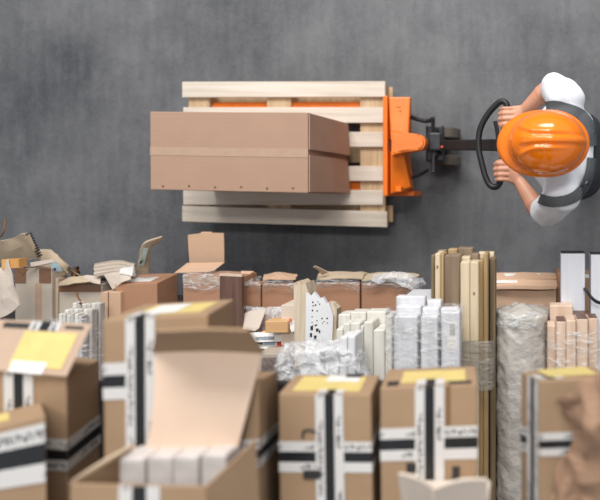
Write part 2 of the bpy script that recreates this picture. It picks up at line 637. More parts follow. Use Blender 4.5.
for k in range(6):
    c = bx.pt('F', .08 + k * .165, .955 - .01 * (k % 2), .0002)
    bmesh.ops.create_cone(bm, cap_ends=True, segments=10, radius1=.006, radius2=.006, depth=.0012, matrix=Matrix.Translation(c))
link('staple_mark', bm, M['card_dark'], root)


# ------------------------------------------------------------------ pallet jack
def pallet_jack():
    base = P(400, 146, H)
    r = thing('pallet_jack', (base.x, base.y, 0), 'orange hand pallet jack with its forks under the pallet', 'pallet jack')
    ztop = z0 - .046
    for y0, y1 in ((101.5, 113), (180, 191.5)):
        pa, pb = P(212, y0, H - ztop), P(390, y1, H - ztop)
        bm = bmesh.new()
        add_hexa(bm, [Vector((pa.x, (pa.y + pb.y) / 2 + .03, ztop)), Vector((pb.x, pa.y, ztop)), Vector((pb.x, pb.y, ztop)), Vector((pa.x, (pa.y + pb.y) / 2 - .03, ztop)),
                      Vector((pa.x, (pa.y + pb.y) / 2 + .03, ztop - .03)), Vector((pb.x, pa.y, ztop - .06)), Vector((pb.x, pb.y, ztop - .06)), Vector((pa.x, (pa.y + pb.y) / 2 - .03, ztop - .03))], .006, 2)
        fk = link('fork', bm, M['orange'], r)
        bm = bmesh.new()
        c = Vector((pa.x + .16, (pa.y + pb.y) / 2, .04))
        add_tube(bm, [c - Vector((0, .04, 0)), c + Vector((0, .04, 0))], .04, 16)
        link('load_roller', bm, M['wheel'], fk)
    # upper half of the head: flat top plate with a darker flank
    q = [(389, 97, 2.98), (410.5, 97, 3.0), (408.5, 135, 2.98), (391, 140, 2.96)]
    f = [P(*k) for k in q]
    bk = [P(388, 98, 3.2), P(411.5, 98, 3.22), P(412, 137, 3.22), P(389, 140, 3.2)]
    bm = bmesh.new(); add_hexa(bm, f + bk, .008, 2)
    link('head_plate', bm, M['orange'], r)
    # lower half: leaning plate, with a ledge and a bracket
    f = [P(391, 151, 2.96), P(403, 151, 2.99), P(411, 187, 3.06), P(391, 194, 2.98)]
    bk = [P(389, 151, 3.2), P(410, 151, 3.22), P(414, 190, 3.24), P(389, 196, 3.2)]
    bm = bmesh.new(); add_hexa(bm, f + bk, .006, 2)
    link('head_plate', bm, M['orange'], r)
    bm = bmesh.new()
    a, b = P(388, 191, 3.16), P(414, 196, 3.16)
    add_box(bm, a.x, b.x, b.y, a.y, .1, H - 3.16, .004)
    link('ledge', bm, M['orange'], r)
    a, b = P(396, 186.5, 2.99), P(402, 192, 2.99)
    bm = bmesh.new(); add_box(bm, a.x, b.x, b.y, a.y, .32, H - 2.97, .003)
    link('bracket', bm, M['orange'], r)
    # long side plate against the pallet
    a, b = P(386, 98, 3.1), P(391, 196, 3.1)
    bm = bmesh.new(); add_box(bm, a.x + .003, b.x, b.y, a.y, .12, H - 3.02, .006, 2)
    link('side_plate', bm, M['orange'], r)
    # nose over the pump
    bm = bmesh.new()
    pts = []
    for k in range(15):
        t = -math.pi / 2 + math.pi * k / 14
        pts.append((418 + 7 * math.cos(t), 142 + 8 * math.sin(t)))
    pts = [(391, 155), (397, 153.5), (403, 152)] + pts[::-1] + [(403, 132), (391, 130)]
    fv = [bm.verts.new(P(x, y, 2.90 + .0010 * (x - 391))) for x, y in pts]
    fc = bm.faces.new(fv)
    ex = bmesh.ops.extrude_face_region(bm, geom=[fc])
    for e in ex['geom']:
        if isinstance(e, bmesh.types.BMVert):
            e.co.z -= .09
    bmesh.ops.bevel(bm, geom=[e for e in bm.edges if abs(e.verts[0].co.z - e.verts[1].co.z) < .03 and min(v.co.z for v in e.verts) > .5],
                    offset=.01, segments=3, affect='EDGES')
    link('nose', bm, M['orange'], r)
    # embossed mark on the upper plate
    bm = bmesh.new()
    for k in range(5):
        a = P(397.5 + (k % 2) * .4, 106 + k * 4.0, 2.985)
        add_box(bm, a.x - .006, a.x + .018, a.y - .008, a.y - .004, a.z - .012, a.z + .003)
        add_box(bm, a.x - .006 + .02 * (k % 2), a.x - .002 + .02 * (k % 2), a.y - .014, a.y - .004, a.z - .012, a.z + .003)
    link('embossed_mark', bm, plain('worn_mark', '#b9590c', .6), r, label='worn embossed mark')
    # pump
    pump = P(433, 142, 3.05)
    bm = bmesh.new()
    add_tube(bm, [(pump.x, pump.y, .17), (pump.x, pump.y, .40)], [.05, .05], 18)
    add_box(bm, pump.x - .055, pump.x + .045, pump.y - .105, pump.y + .105, .30, .36, .012, 2)
    add_box(bm, pump.x - .02, pump.x + .045, pump.y - .05, pump.y + .05, .36, .46, .010, 2)
    link('pump', bm, M['steel_dark'], r)
    for s in (-1, 1):
        bm = bmesh.new()
        add_tube(bm, [(pump.x + .0, pump.y + s * .065, .36), (pump.x + .0, pump.y + s * .065, .44)], [.024, .02], 12)
        link('cylinder_cap', bm, M['black'], r)
    bm = bmesh.new()
    add_tube(bm, smooth_path([P(409, 116, 3.1), P(418, 119.5, 3.08), P(427, 121, 3.08), P(433, 119, 3.06)]), .012, 10)
    link('link_rod', bm, M['black'], r)
    bm = bmesh.new()
    add_tube(bm, smooth_path([P(412, 178, 3.1), P(420, 175, 3.12), P(428, 170, 3.1)]), .009, 10)
    link('link_rod', bm, M['black'], r)
    for x, y in ((433, 118.5), (433, 172)):
        bm = bmesh.new()
        bmesh.ops.create_uvsphere(bm, u_segments=10, v_segments=8, radius=.012, matrix=Matrix.Translation(P(x, y, 3.02)))
        add_tube(bm, [P(x, y, 3.02), P(x, y + (20 if y < 140 else -20), 3.05)], .011, 8)
        link('pin', bm, M['steel_dark'], r)
    # steering wheels
    for y in (134, 161):
        c = P(446, y, H - .09)
        bm = bmesh.new()
        add_tube(bm, [c - Vector((0, .032, 0)), c - Vector((0, .026, 0)), c + Vector((0, .026, 0)), c + Vector((0, .032, 0))], [.083, .09, .09, .083], 26)
        wh = link('steering_wheel', bm, M['wheel'], r, smooth=False)
        bm = bmesh.new()
        add_tube(bm, [c - Vector((0, .036, 0)), c + Vector((0, .036, 0))], .035, 16)
        link('hub', bm, M['steel_dark'], wh)
    bm = bmesh.new()
    c = P(446, 147.5, H - .09)
    add_tube(bm, [c - Vector((0, .12, 0)), c + Vector((0, .12, 0))], .018, 12)
    add_tube(bm, [c + Vector((-.02, 0, 0)), Vector((pump.x, pump.y, .22))], .03, 12)
    link('axle', bm, M['steel_dark'], r)
    # drawbar
    HD = 2.41
    a, b = P(440, 145, 3.02), P(500, 145, HD + .02)
    ax = (b - a).normalized()
    up = Vector((0, 1, 0)).cross(ax).normalized()
    if up.z < 0:
        up = -up
    c8 = []
    for hh in (0.0, -.03):
        for p, s in ((a, 1), (b, 1), (b, -1), (a, -1)):
            c8.append(p + Vector((0, s * .027, 0)) + up * hh)
    bm = bmesh.new(); add_hexa(bm, c8, .004)
    db = link('drawbar', bm, M['black'], r)
    bm = bmesh.new()
    bmesh.ops.create_uvsphere(bm, u_segments=8, v_segments=6, radius=.008, matrix=Matrix.Translation(P(442, 147, 2.97)))
    link('red_button', bm, M['red_ink'], db, label='red button')
    # grip loop
    lp = [(480, 130), (478.5, 146), (481.5, 162), (486, 178), (491, 186), (497.5, 186), (501.5, 177), (502.5, 160), (503, 145), (504, 128), (506.5, 112),
          (506.5, 104), (501, 101.5), (494, 107), (486, 117)]
    bm = bmesh.new()
    add_tube(bm, smooth_path([P(x, y, HD + (502 - x) * .0012) for x, y in lp], 5, True), .0138, 12, True)
    lo = link('grip_loop', bm, M['rubber'], r, smooth=True)
    bm = bmesh.new()
    add_tube(bm, smooth_path([P(499.5, 152, HD - .05), P(498.5, 143, HD - .06), P(497, 130, HD - .07), P(495, 121, HD - .075)]), [.009] * 19, 8)
    link('control_lever', bm, M['black'], r)
    return HD


HD = pallet_jack()


# ------------------------------------------------------------------ the worker
def capsule(bm, p0, r0, p1, r1, n=14, sy=1.0):
    p0, p1 = Vector(p0), Vector(p1)
    t = (p1 - p0)
    ln = t.length
    t.normalize()
    pts, rads = [], []
    for k in range(6):
        a = math.pi / 2 * k / 5.5
        pts.append(p0 - t * r0 * math.cos(a)); rads.append(max(r0 * math.sin(a), .0005))
    for k in range(5, -1, -1):
        a = math.pi / 2 * k / 5.5
        pts.append(p1 + t * r1 * math.cos(a)); rads.append(max(r1 * math.sin(a), .0005))
    add_tube(bm, pts, rads, n)


def ellipsoid(bm, c, r, rot=None):
    m = Matrix.Translation(c)
    if rot is not None:
        m = m @ rot
    m = m @ Matrix.Diagonal((r[0], r[1], r[2], 1))
    bmesh.ops.create_uvsphere(bm, u_segments=20, v_segments=14, radius=1.0, matrix=m)


def fuse(bm, voxel, smooth_it=4, fac=0.5):
    """union of overlapping closed shapes as one continuous skin"""
    me = bpy.data.meshes.new('tmp')
    bm.to_mesh(me); bm.free()
    o = bpy.data.objects.new('tmp', me)
    COL.objects.link(o)
    md = o.modifiers.new('r', 'REMESH'); md.mode = 'VOXEL'; md.voxel_size = voxel
    if smooth_it:
        s = o.modifiers.new('s', 'SMOOTH'); s.iterations = smooth_it; s.factor = fac
    dg = bpy.context.evaluated_depsgraph_get()
    dg.update()
    m2 = bpy.data.meshes.new_from_object(o.evaluated_get(dg))
    bpy.data.objects.remove(o); bpy.data.meshes.remove(me)
    out = bmesh.new(); out.from_mesh(m2)
    bpy.data.meshes.remove(m2)
    return out


YC = 0.180
head = Vector((.062, YC - .005, 1.585))
neckb = Vector((.120, YC, 1.43))
chest = Vector((.128, YC, 1.27))
belly = Vector((.145, YC, 1.10))
pelvis = Vector((.195, YC, .95))
shU, shL = Vector((.140, YC + .182, 1.395)), Vector((.125, YC - .182, 1.395))
elU, elL = Vector((.095, YC + .282, 1.145)), Vector((.050, YC - .272, 1.140))
haU = P(506, 117, HD)
haL = P(501.5, 172, HD)
wrU = haU + Vector((.085, .030, .02))
wrL = haL + Vector((.080, -.045, .02))


def hand(bm, h, wr, s):
    """gripping hand; bar runs along y through h, s=+1 for the hand whose thumb points to -y"""
    kn = []
    ysl = [.036, .012, -.012, -.034]
    for i, yo in enumerate(ysl):
        y = h.y + s * yo * -1
        k = Vector((h.x + .030, y, h.z + .034 - .004 * abs(i - 1.2)))
        kn.append(k)
        rr = [.0098, .0102, .0098, .0086][i]
        ln = [1, 1.06, 1.0, .86][i]
        p = [k, Vector((h.x - .008, y, h.z + .030)), Vector((h.x - .028 * ln, y + s * .001, h.z + .006)), Vector((h.x - .014, y, h.z - .023 * ln))]
        for a, b, ra, rb in ((p[0], p[1], rr * 1.08, rr), (p[1], p[2], rr, rr * .94), (p[2], p[3], rr * .94, rr * .84)):
            capsule(bm, a, ra, b, rb, 10)
    # palm
    mid = sum(kn, Vector()) / 4
    for k in kn:
        capsule(bm, k + Vector((.004, 0, -.004)), .0125, wr.lerp(k, .25) + Vector((0, 0, 0)), .019, 10)
    capsule(bm, mid + Vector((.012, 0, -.02)), .018, wr, .024, 12)
    # thumb from the side of the palm, closing under the bar
    ty = h.y - s * .046
    base = wr.lerp(kn[0], .45) + Vector((0, -s * .010, -.012))
    t1 = Vector((h.x + .026, ty, h.z + .004))
    t2 = Vector((h.x + .002, ty - s * .002, h.z + .024))
    t3 = Vector((h.x - .020, ty + s * .004, h.z + .020))
    capsule(bm, base, .015, t1, .0125, 10)
    capsule(bm, t1, .0125, t2, .0108, 10)
    capsule(bm, t2, .0108, t3, .009, 10)


bm = bmesh.new()
tilt = Matrix.Rotation(math.radians(-24), 4, 'Y')
ellipsoid(bm, head, (.098, .076, .112), tilt)
ellipsoid(bm, head + Vector((-.030, 0, -.052)), (.062, .058, .07), tilt)               # jaw
R3 = tilt.to_3x3()
capsule(bm, head + R3 @ Vector((-.090, 0, .0)), .010, head + R3 @ Vector((-.110, 0, -.032)), .016)   # nose
for s in (-1, 1):
    ellipsoid(bm, head + R3 @ Vector((.005, s * .078, -.015)), (.022, .010, .033), tilt)       # ears
    capsule(bm, head + R3 @ Vector((-.094, s * .015, .018)), .010, head + R3 @ Vector((-.082, s * .045, .020)), .010)   # brows
    capsule(bm, head + R3 @ Vector((-.096, 0, -.064)), .009, head + R3 @ Vector((-.088, s * .022, -.066)), .006)     # lips
ellipsoid(bm, head + R3 @ Vector((-.085, 0, -.098)), (.022, .026, .018), tilt)            # chin
capsule(bm, head + Vector((.03, 0, -.06)), .058, neckb, .062)
capsule(bm, shU.lerp(shL, .12), .055, shU.lerp(shL, .88), .055)
for s in (-1, 1):
    capsule(bm, chest + Vector((0, s * .065, .05)), .10, belly + Vector((0, s * .05, 0)), .095)
    capsule(bm, belly + Vector((0, s * .05, 0)), .095, pelvis + Vector((0, s * .06, 0)), .10)
for sh, el, wr, h, s in ((shU, elU, wrU, haU, 1), (shL, elL, wrL, haL, -1)):
    capsule(bm, sh, .056, el, .041)
    capsule(bm, el, .041, el.lerp(wr, .35), .043)
    capsule(bm, el.lerp(wr, .35), .043, wr, .027)
    hand(bm, h, wr, s)
feet = []
for s, fx, kx in ((-1, .30, .20), (1, .42, .27)):
    hip = pelvis + Vector((0, s * .09, -.02))
    knee = Vector((kx, YC + s * .095, .50))
    ank = Vector((fx + .03, YC + s * .095, .09))
    capsule(bm, hip, .085, knee, .055)
    capsule(bm, knee, .055, ank, .038)
    capsule(bm, ank + Vector((0, 0, -.03)), .036, ank + Vector((-.13, 0, -.045)), .030)
    feet.append((hip, knee, ank))
body = fuse(bm, .0045, 3, .5)
person = link('person', body, M['skin'], None, smooth=True, base=(pelvis.x, pelvis.y, 0))
tag(person, 'worker in orange hard hat, white t-shirt and grey braces gripping the jack handle', 'person')

# eyes, hair
for s in (-1, 1):
    bm = bmesh.new()
    ellipsoid(bm, head + R3 @ Vector((-.089, s * .031, .002)), (.011, .013, .010))
    link('eye', bm, M['eye'], person, smooth=True)
bm = bmesh.new()
ellipsoid(bm, head + R3 @ Vector((.010, 0, .006)), (.098, .080, .112), tilt)
hb = fuse(bm, .006, 2)
bmesh.ops.bisect_plane(hb, geom=hb.verts[:] + hb.edges[:] + hb.faces[:], plane_co=head + R3 @ Vector((.0, 0, -.035)), plane_no=R3 @ Vector((.75, 0, .66)), clear_inner=True)
link('hair', hb, M['hair'], person, smooth=True)

# t-shirt
bm = bmesh.new()
capsule(bm, shU + Vector((0, -.02, -.005)), .069, shL + Vector((0, .02, -.005)), .069)
capsule(bm, shU.lerp(shL, .3) + Vector((.03, 0, -.03)), .085, shU.lerp(shL, .7) + Vector((.03, 0, -.03)), .085)
capsule(bm, neckb + Vector((.015, 0, -.045)), .078, neckb + Vector((0, 0, -.005)), .070)
for s in (-1, 1):
    capsule(bm, chest + Vector((.0, s * .072, .05)), .116, belly + Vector((0, s * .06, 0)), .112)
    capsule(bm, belly + Vector((0, s * .06, 0)), .112, pelvis + Vector((0, s * .065, .03)), .112)
for sh, el in ((shU, elU), (shL, elL)):
    capsule(bm, sh, .072, sh.lerp(el, .45), .068)
    capsule(bm, sh.lerp(el, .45), .068, sh.lerp(el, .80), .066)
tb = fuse(bm, .008, 6, .5)
for v in tb.verts:                                     # soft folds
    q = v.co * 9
    v.co += noise.noise_vector(q) * .006 + noise.noise_vector(Vector((q.x * 2.2, q.y * 2.2, q.z * .8))) * .004
shirt_tree = BVHTree.FromBMesh(tb)
link('t_shirt', tb, M['shirt'], person, smooth=True)

# trousers
bm = bmesh.new()
capsule(bm, pelvis + Vector((.015, -.075, .06)), .122, pelvis + Vector((.015, .075, .06)), .122)
capsule(bm, pelvis + Vector((.03, -.085, -.03)), .125, pelvis + Vector((.03, .085, -.03)), .125)
for hip, knee, ank in feet:
    capsule(bm, hip, .108, knee, .074)
    capsule(bm, knee, .074, ank + Vector((0, 0, .02)), .062)
tb2 = fuse(bm, .01, 5)
trouser_tree = BVHTree.FromBMesh(tb2)
link('trousers', tb2, M['trouser'], person, smooth=True)
for hip, knee, ank in feet:
    bm = bmesh.new()
    capsule(bm, ank + Vector((.015, 0, -.045)), .043, ank + Vector((-.16, 0, -.05)), .040)
    capsule(bm, ank + Vector((0, 0, .03)), .052, ank + Vector((0, 0, -.03)), .048)
    bb = fuse(bm, .007, 3)
    for v in bb.verts:
        v.co.z = max(v.co.z, .001)
    link('boot', bb, M['boot'], person, smooth=True)


# braces, laid onto the shirt
def brace(path, wpx):
    pts = smooth_path([Vector((x, y, 0)) for x, y in path], 8)
    rows = []
    o = Vector((0, 0, H))
    last = None
    for i, p in enumerate(pts):
        t = (pts[min(i + 1, len(pts) - 1)] - pts[max(i - 1, 0)]).normalized()
        n = Vector((-t.y, t.x, 0))
        row = []
        for k in (-1, -.33, .33, 1):
            q = p + n * (wpx / 2) * k
            d = (P(q.x, q.y, 1.0) - o).normalized()
            hit = [h for h in (shirt_tree.ray_cast(o, d), trouser_tree.ray_cast(o, d)) if h[0] is not None]
            if hit:
                h = min(hit, key=lambda h: h[3])
                nn = h[1] if h[1].dot(d) < 0 else -h[1]
                row.append(h[0] + nn * .0085)
        if len(row) == 4:
            rows.append(row)
    bm = sheet_bm(rows, .003)
    return link('brace', bm, M['grey_strap'], person, smooth=False)


brace([(534, 112), (543, 107), (556, 105.5), (569, 108.5), (579, 114), (586, 122), (590, 134), (591, 146)], 9.5)
brace([(521, 183), (527, 190), (538, 197), (551, 201), (565, 200), (576, 195), (584, 185), (589, 172), (591, 158)], 9.5)
# buckle of the lower brace
bm = bmesh.new()
hb_ = shirt_tree.ray_cast(Vector((0, 0, H)), (P(523, 187, 1) - Vector((0, 0, H))).normalized())
if hb_[0] is not None:
    c = hb_[0] + Vector((0, 0, .010))
    add_box(bm, c.x - .012, c.x + .012, c.y - .018, c.y + .018, c.z - .006, c.z + .004, .002)
    link('buckle', bm, M['rubber'], person)


# hard hat
def hard_hat():
    c = head + Vector((-.002, 0, .018))
    rot = Matrix.Rotation(math.radians(-9), 3, 'Y')
    bm = bmesh.new()
    A, B, HT = .133, .109, .142
    nu, nv = 96, 40
    rows = []

    def bump(x, y):
        # raised tapering central ridge that forks at the front, and two side grooves
        t = (x + A) / (2 * A)            # 0 front .. 1 back
        w = .010 + .020 * max(0, .42 - t) ** 1.0 * 2.2
        yl = .028 * max(0, (.45 - t)) ** 1.5 * 6
        h = .009 * math.exp(-(max(0, abs(y) - w * .5) / .006) ** 2) * min(1, max(0, (t - .18) / .12))
        h += .0075 * math.exp(-((abs(y) - .026 - yl) / .007) ** 2) * min(1, max(0, (t - .16) / .08)) * max(0, 1 - max(0, t - .5) / .4)
        h -= .004 * math.exp(-((abs(y) - .016) / .004) ** 2) * min(1, max(0, (t - .35) / .2))
        return h
    for i in range(nv + 1):
        ph = math.pi / 2 * i / nv
        row = []
        for j in range(nu):
            th = 2 * math.pi * j / nu
            sp = math.sin(ph)
            x, y = A * sp * math.cos(th), B * sp * math.sin(th)
            z = HT * (math.cos(ph) ** .88)
            k = bump(x, y) * max(0, math.cos(ph)) ** .35
            n = Vector((x / A ** 2, y / B ** 2, z / HT ** 2)).normalized()
            row.append(Vector((x, y, z)) + n * k)
        rows.append(row)
    # brim: rim and front visor
    for e, dz in ((.35, -.004), (.7, -.009), (1.0, -.014), (1.0, -.020), (.5, -.016)):
        row = []
        for j in range(nu):
            th = 2 * math.pi * j / nu
            fr = max(0, -math.cos(th))
            out = .010 + .040 * fr ** 1.6
            x, y = (A + out * e) * math.cos(th), (B + out * e * .8) * math.sin(th)
            row.append(Vector((x, y, dz - .010 * e * fr)))
        rows.append(row)
    g = [[bm.verts.new(c + rot @ p) for p in r] for r in rows]
    for i in range(len(g) - 1):
        for j in range(nu):
            bm.faces.new((g[i][j], g[i][(j + 1) % nu], g[i + 1][(j + 1) % nu], g[i + 1][j]))
    bmesh.ops.remove_doubles(bm, verts=bm.verts, dist=.0001)
    link('hard_hat', bm, M['orange_plastic'], person, smooth=True, label='glossy orange hard hat')


hard_hat()


# ------------------------------------------------------------------ goods: generic long pieces
def stick(label, x0, x1, y, d1, d2, mat, group, name='wooden_batten', cat='batten', y_end=720, endmat=None, tilt_px=0, chamfer=.003):
    a, b = P(x0, y, d1), P(x1, y, d1)
    ye = P(0, y_end, d1).y
    c = [Vector((a.x, a.y, H - d1)), Vector((b.x, a.y, H - d1)), Vector((b.x + tilt_px * d1 / FPX, ye, H - d1)), Vector((a.x + tilt_px * d1 / FPX, ye, H - d1))]
    c += [p - Vector((0, 0, d2 - d1)) for p in c]
    bm = bmesh.new()
    add_hexa(bm, c, chamfer, 1)
    if endmat:
        root = thing(name, base_of(Box(c)), label, cat, group)
        link('board', bm, mat, root)
        bm = bmesh.new()
        e = [c[0] + Vector((.002, .0008, -.002)), c[1] + Vector((-.002, .0008, -.002)), c[5] + Vector((-.002, .0008, .002)), c[4] + Vector((.002, .0008, .002))]
        e2 = [p - Vector((0, .003, 0)) for p in e]
        add_hexa(bm, e + e2)
        link('end_cap', bm, endmat, root)
        return root
    o = link(name, bm, mat)
    return tag(o, label, cat, group)


def wrap(label, x0, x1, y0, y1, d1, d2, mat, name='plastic_wrap', amp=.012, round_=.5, seed=1, cap=True, nu=56, nv=30, freq=16):
    """film pulled around a bundle: a wrinkled tube along y, closed over the far end when cap"""
    a, b = P(x0, y0, (d1 + d2) / 2), P(x1, y1, (d1 + d2) / 2)
    cx, cz = (a.x + b.x) / 2, H - (d1 + d2) / 2
    hx, hz = (b.x - a.x) / 2, (d2 - d1) / 2
    Y0, Y1 = P(0, y0, d1).y, P(0, y1, d1).y
    bm = bmesh.new()
    g = []
    ex = round_
    seq = []
    if cap:
        seq += [(0.02, 0), (.35, 0), (.7, 0), (.92, .0)]
    seq += [(1.0, k / nv) for k in range(nv + 1)]
    for (s, t) in seq:
        row = []
        for k in range(nu):
            th = 2 * math.pi * k / nu
            cx_, cz_ = math.cos(th), math.sin(th)
            x = math.copysign(abs(cx_) ** ex, cx_) * hx * s
            z = math.copysign(abs(cz_) ** ex, cz_) * hz * s
            y = Y0 + (Y1 - Y0) * t
            p = Vector((cx + x, y, cz + z))
            q = p * freq + Vector((seed * 3.3, 0, 0))
            p += noise.noise_vector(q) * amp + noise.noise_vector(q * 2.7) * amp * .5
            p.z = max(p.z, H - d2 + .0005)
            row.append(bm.verts.new(p))
        g.append(row)
    for i in range(len(g) - 1):
        for k in range(nu):
            bm.faces.new((g[i][k], g[i][(k + 1) % nu], g[i + 1][(k + 1) % nu], g[i + 1][k]))
    if cap:
        bm.faces.new(g[0][::-1])
    o = link(name, bm, mat, None, smooth=True)
    return tag(o, label, 'plastic wrap')


# pine timber bundle
TG = 'timber battens in the tall wrapped bundle'
for args in (
    ('narrow dark brown batten, leftmost of the tall timber bundle', 431, 434.6, 255, 1.92, 2.0, 'wood_olive'),
    ('pale cream batten with a knot near its end, second from left in timber bundle', 435, 440.4, 253.5, 1.90, 1.99, 'wood_cream'),
    ('yellowish tan batten beside the cream one in the timber bundle', 440.8, 443.8, 254, 1.905, 1.99, 'wood_tan'),
    ('wide weathered grey brown board in the timber bundle', 444.2, 460, 255.5, 1.91, 1.99, 'wood_grey'),
    ('pale front batten, left one of the nearest light pair in timber bundle', 460.4, 469.6, 262, 1.86, 1.93, 'wood_cream'),
    ('pale front batten with a dark knot, right one of the nearest light pair', 470, 478.6, 262, 1.86, 1.93, 'wood_cream'),
    ('brown batten just right of the two pale front battens', 479.2, 483, 260, 1.90, 1.97, 'wood_tan'),
    ('tall tan batten right of centre in the timber bundle', 483.4, 488, 253.5, 1.90, 1.99, 'wood_tan'),
    ('dark olive brown batten on the right edge of the timber bundle', 490, 495.4, 258.5, 1.93, 2.0, 'wood_olive'),
    ('grey batten end at the rear left of the timber bundle', 437, 446, 250.5, 2.002, 2.05, 'wood_grey'),
    ('light batten end at the rear, left of the topmost one', 448, 457.5, 249, 2.002, 2.05, 'wood_tan'),
    ('topmost grey brown batten end at the rear of the timber bundle', 458, 473, 247.8, 2.002, 2.05, 'wood_grey'),
    ('short pale batten end behind the two pale front battens', 461, 470, 257, 1.94, 1.99, 'wood_cream'),
    ('stubby tan batten end behind the nearest light pair', 470.6, 478.6, 254, 1.94, 1.99, 'wood_grey'),
    ('broad pale batten end at the rear right of the timber bundle', 478, 494, 252.5, 2.002, 2.05, 'wood_cream'),
):
    stick(args[0], *args[1:6], M[args[6]], TG)
# lower layer that carries them on the shelf
for i, (x0, x1, lab) in enumerate(((433, 462, 'wide board at the bottom left of the timber bundle'), (464, 493, 'wide board at the bottom right of the timber bundle'))):
    stick(lab, x0, x1, 254, 2.0505, D2, M['wood_olive'], TG)
for (x, y, d, nm) in ((437.3, 267, 1.90, 'second from left'), (474, 293.5, 1.86, 'with a dark knot, right')):
    par = [o for o in COL.objects if o.get('group') == TG and nm in o['label']][0]
    bm = bmesh.new()
    bmesh.ops.create_cone(bm, cap_ends=True, segments=12, radius1=.0045, radius2=.004, depth=.003, matrix=Matrix.Translation(P(x, y, d)) @ Matrix.Diagonal((.8, 1.3, 1, 1)))
    link('knot', bm, M['card_dark'], par, label='dark knot')
wrap('clear film band around the lower part of the timber bundle', 430, 496, 341, 391, 1.852, D2, M['film_band'], amp=.003, round_=.16, seed=2, cap=False, freq=22)

# white boards in clear wrap
WG = 'white boards in the clear wrapped bundle'
for lab, x0, x1, y, d1, d2, bc in (
    ('white board at the front left of the clear wrapped bundle', 394, 417.2, 316.5, 1.72, 1.772, 0),
    ('white board at the front centre of the clear wrapped bundle', 421, 437.6, 316, 1.72, 1.772, 0),
    ('white board with a small barcode sticker, front right of the wrapped bundle', 441.6, 459.6, 312, 1.72, 1.772, 1),
    ('white board in the middle layer, left, of the wrapped bundle', 396, 421, 306.5, 1.774, 1.81, 0),
    ('white board in the middle layer, centre, of the wrapped bundle', 422, 439, 308, 1.774, 1.81, 0),
    ('white board in the middle layer, right, of the wrapped bundle', 440.5, 458, 308.5, 1.774, 1.81, 0),
    ('long white board rearmost at the left of the wrapped bundle', 396, 425, 296.5, 1.812, 1.848, 0),
    ('short white board rearmost at the right of the wrapped bundle', 427, 441, 300.5, 1.812, 1.848, 0),
):
    o = stick(lab, x0, x1, y, d1, d2, M['white_board'], WG, 'white_board', 'board', 640)
    if bc:
        b4 = Box([P(x0, y, d1), P(x1, y, d1), P(x1, 640, d1), P(x0, 640, d1)] + [P(x0, y, d1) - Vector((0, 0, .06))] * 4)
        bb = Box(b4.c[:4] + [p - Vector((0, 0, .06)) for p in b4.c[:4]])
        strip(o, bb, [('F', .35, .03, .85, .115, 'u')], M['paper'], 'sticker', .001, seg=1)
        m_, nt_, N_, L_, b_ = nodes('barcode')
        wv_ = N_.new('ShaderNodeTexWave'); wv_.inputs['Scale'].default_value = 55; wv_.inputs['Distortion'].default_value = 0
        tc_ = N_.new('ShaderNodeTexCoord'); L_.new(tc_.outputs['Object'], wv_.inputs['Vector'])
        rp_ = N_.new('ShaderNodeValToRGB'); rp_.color_ramp.interpolation = 'CONSTANT'
        rp_.color_ramp.elements[0].color = lin('#55555a'); rp_.color_ramp.elements[1].color = lin('#dcdad7'); rp_.color_ramp.elements[1].position = .45
        L_.new(wv_.outputs['Fac'], rp_.inputs['Fac']); L_.new(rp_.outputs['Color'], b_.inputs['Base Color'])
        strip(o, bb, [('F', .42, .036, .78, .07, 'u')], m_, 'barcode', .002, seg=1)
stick('white board under the rest of the clear wrapped bundle', 397, 428, 302, 1.85, D2, M['white_board'], WG, 'white_board', 'board', 640)
wrap('crinkled clear film around the bundle of white boards', 390, 461.5, 312, 470, 1.708, 1.851, M['film'], amp=.010, round_=.22, seed=4, cap=False)
bm = sheet_bm([[P(388, 306, 1.78), P(393, 311, 1.75), P(399, 314, 1.71)], [P(390, 322, 1.78), P(395, 324, 1.73), P(402, 322, 1.705)], [P(391, 336, 1.78), P(396, 338, 1.74), P(404, 336, 1.71)]], .0008, 4, .012, 3, 40)
tag(link('plastic_scrap', bm, M['film'], None, smooth=True), 'loose torn film end sticking up left of the wrapped white boards', 'plastic wrap')

# cream trims
CG = 'cream trim strips beside the wrapped white boards'
for lab, x0, x1, y, d1, d2 in (
    ('short cream strip at the far left front of the cream stack', 336, 343, 329, 1.91, 1.97),
    ('narrow cream strip, second from left in the cream stack', 343.5, 350, 323.5, 1.905, 1.97),
    ('cream strip, third from left in the cream stack', 350.4, 360, 323, 1.90, 1.97),
    ('thin cream strip with a groove, centre of the cream stack', 360.4, 363.4, 326, 1.90, 1.97),
    ('broad cream strip right of centre in the cream stack', 363.8, 373, 322, 1.89, 1.97),
    ('broad cream strip with a lower end, nearest in the cream stack', 373.4, 384.4, 330, 1.885, 1.97),
    ('tall cream strip with a screw hole, right edge of the cream stack', 385, 392, 316, 1.89, 1.97),
    ('cream strip in the rear row, left, of the cream stack', 338, 350, 314.5, 1.975, 2.035),
    ('cream strip in the rear row, centre, of the cream stack', 350.6, 366, 312, 1.975, 2.035),
    ('cream strip in the rear row, right, of the cream stack', 366.6, 386, 311.5, 1.975, 2.035),
):
    stick(lab, x0, x1, y, d1, d2, M['cream_board'], CG, 'trim_strip', 'trim strip', 620)
stick('broad cream strip underneath the cream stack', 340, 386, 314, 2.0355, D2, M['cream_board'], CG, 'trim_strip', 'trim strip', 620)

